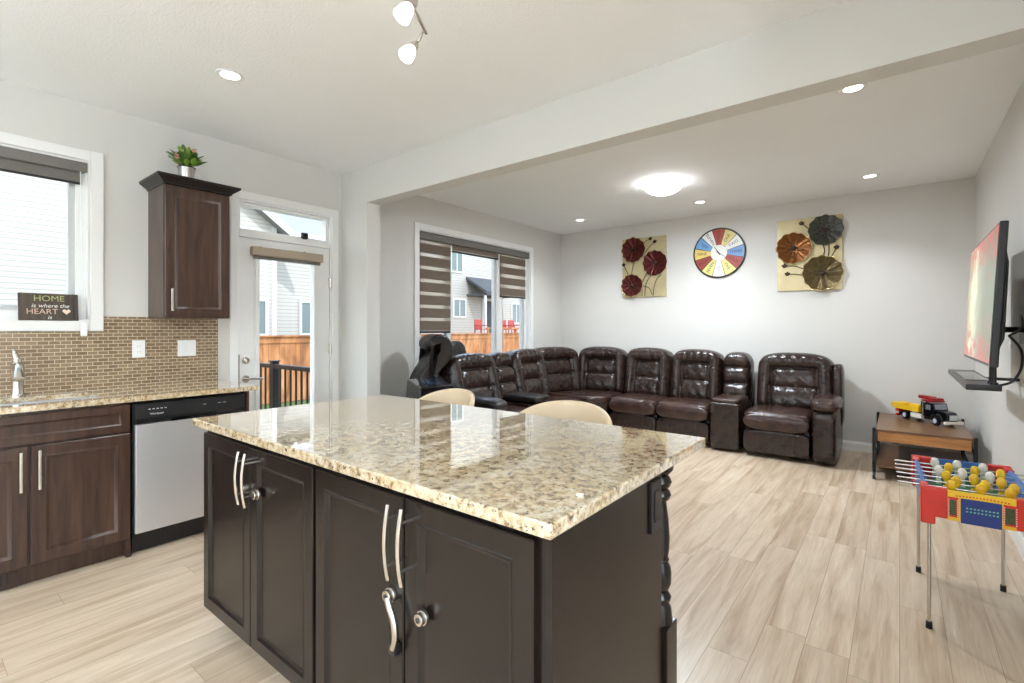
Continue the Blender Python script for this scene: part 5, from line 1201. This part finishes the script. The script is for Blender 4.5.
b = B(); prism(b, [(XW+0.5, 4.30), (XW+0.5, 4.42), (XW-4, 7.9), (XW-4, 7.75)], yE+0.47, 14.4, M=Matrix(((1, 0, 0, 0), (0, 0, 1, 0), (0, 1, 0, 0), (0, 0, 0, 1)))); wp('wing_roof', b, M_roof, h1, False)
b = B(); box(b, XW+0.46, XW+0.60, yE+0.1, 14.4, 4.27, 4.42, 0.02); box(b, XW, XW+0.48, yE+0.1, 14.4, 4.22, 4.28); wp('gutter', b, M_otrim, h1, False)
hwin(h1, XW, 8.62, 9.35, 1.15, 2.18, True)
# neighbour seen through the living room window
h2 = wthing('neighbour_house', 'grey two-storey clapboard house beyond the living room window', 'house', (-23, 24, GZ))
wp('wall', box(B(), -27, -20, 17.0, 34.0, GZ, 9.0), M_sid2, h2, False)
b = B(); prism(b, [(-19.5, 8.9), (-19.5, 9.1), (-23.5, 12), (-27.5, 9.1), (-27.5, 8.9)], 16.5, 34.5, M=Matrix(((1, 0, 0, 0), (0, 0, 1, 0), (0, 1, 0, 0), (0, 0, 0, 1)))); wp('roof', b, M_roofd, h2, False)
hwin(h2, -20, 19.75, 20.60, 4.60, 5.80); hwin(h2, -20, 19.95, 20.85, 2.02, 2.95); hwin(h2, -20, 25.3, 26.2, 1.70, 2.90)
b = B(); prism(b, [(-18.4, 3.30), (-18.4, 3.45), (-20.0, 4.35), (-20.0, 4.2)], 20.95, 23.9, M=Matrix(((1, 0, 0, 0), (0, 0, 1, 0), (0, 1, 0, 0), (0, 0, 0, 1)))); box(b, -19.99, -18.42, 21.0, 23.85, 3.2, 3.32); wp('porch_roof', b, M_roofd, h2, False)
wp('porch_post', box(B(), -18.62, -18.50, 20.98, 21.10, GZ, 3.2), M_otrim, h2, False)
b = B(); box(b, -20, -19.94, 22.35, 22.45, 0.95, 3.1); box(b, -20, -19.94, 23.35, 23.45, 0.95, 3.1); box(b, -20, -19.94, 22.45, 23.35, 3.0, 3.1); pd = wp('patio_door', b, M_otrim, h2, False)
mesh_obj('pane', box(B(), -19.995, -19.97, 22.45, 23.35, 0.95, 3.0), M_roofd, pd)
nd_ = wthing('deck', 'raised timber deck of the grey house, behind the cedar fence', 'deck', (-18.2, 23, GZ))
b = B(); box(b, -19.95, -16.6, 19.0, 27.5, 0.72, 0.86); wp('deck_boards', b, M_fence, nd_, False)
b = B(); box(b, -16.75, -16.6, 19.0, 27.5, 1.28, 1.36, 0.01); wp('top_rail', b, M_fence, nd_)
for i in range(8): wp('post', box(B(), -16.72, -16.63, 19.05+i*1.19, 19.14+i*1.19, GZ, 1.28), M_fence, nd_, False)
def patio_chair(x, y, lb, rz):
    M_r = mat('red_patio_plastic', (150, 34, 30), 0.4)
    o = thing('patio_chair', lb, 'chair', (x, y, 0.86), rz, 'red patio chairs on the far deck')
    b = B(); box(b, -0.25, 0.25, -0.25, 0.25, 0.38, 0.42, 0.01); mesh_obj('seat', b, M_r, o, True)
    b = B(); box(b, -0.29, 0.29, 0.22, 0.27, 0.42, 0.95, 0.02); mesh_obj('backrest', b, M_r, o, True)
    for s in (-0.27, 0.27):
        b = B(); box(b, s-0.03, s+0.03, -0.25, 0.25, 0.60, 0.64, 0.008); mesh_obj('armrest', b, M_r, o, True)
        for y_ in (-0.22, 0.22): b = B(); box(b, s-0.022, s+0.022, y_-0.022, y_+0.022, 0, 0.60); mesh_obj('leg', b, M_r, o)
patio_chair(-18.3, 20.4, 'red patio chair on the far deck, left of the window mullion', math.radians(90))
patio_chair(-18.3, 22.6, 'red patio chair on the far deck, just right of the window mullion', math.radians(90))
patio_chair(-18.3, 23.4, 'red patio chair on the far deck, rightmost through the living room window', math.radians(90))
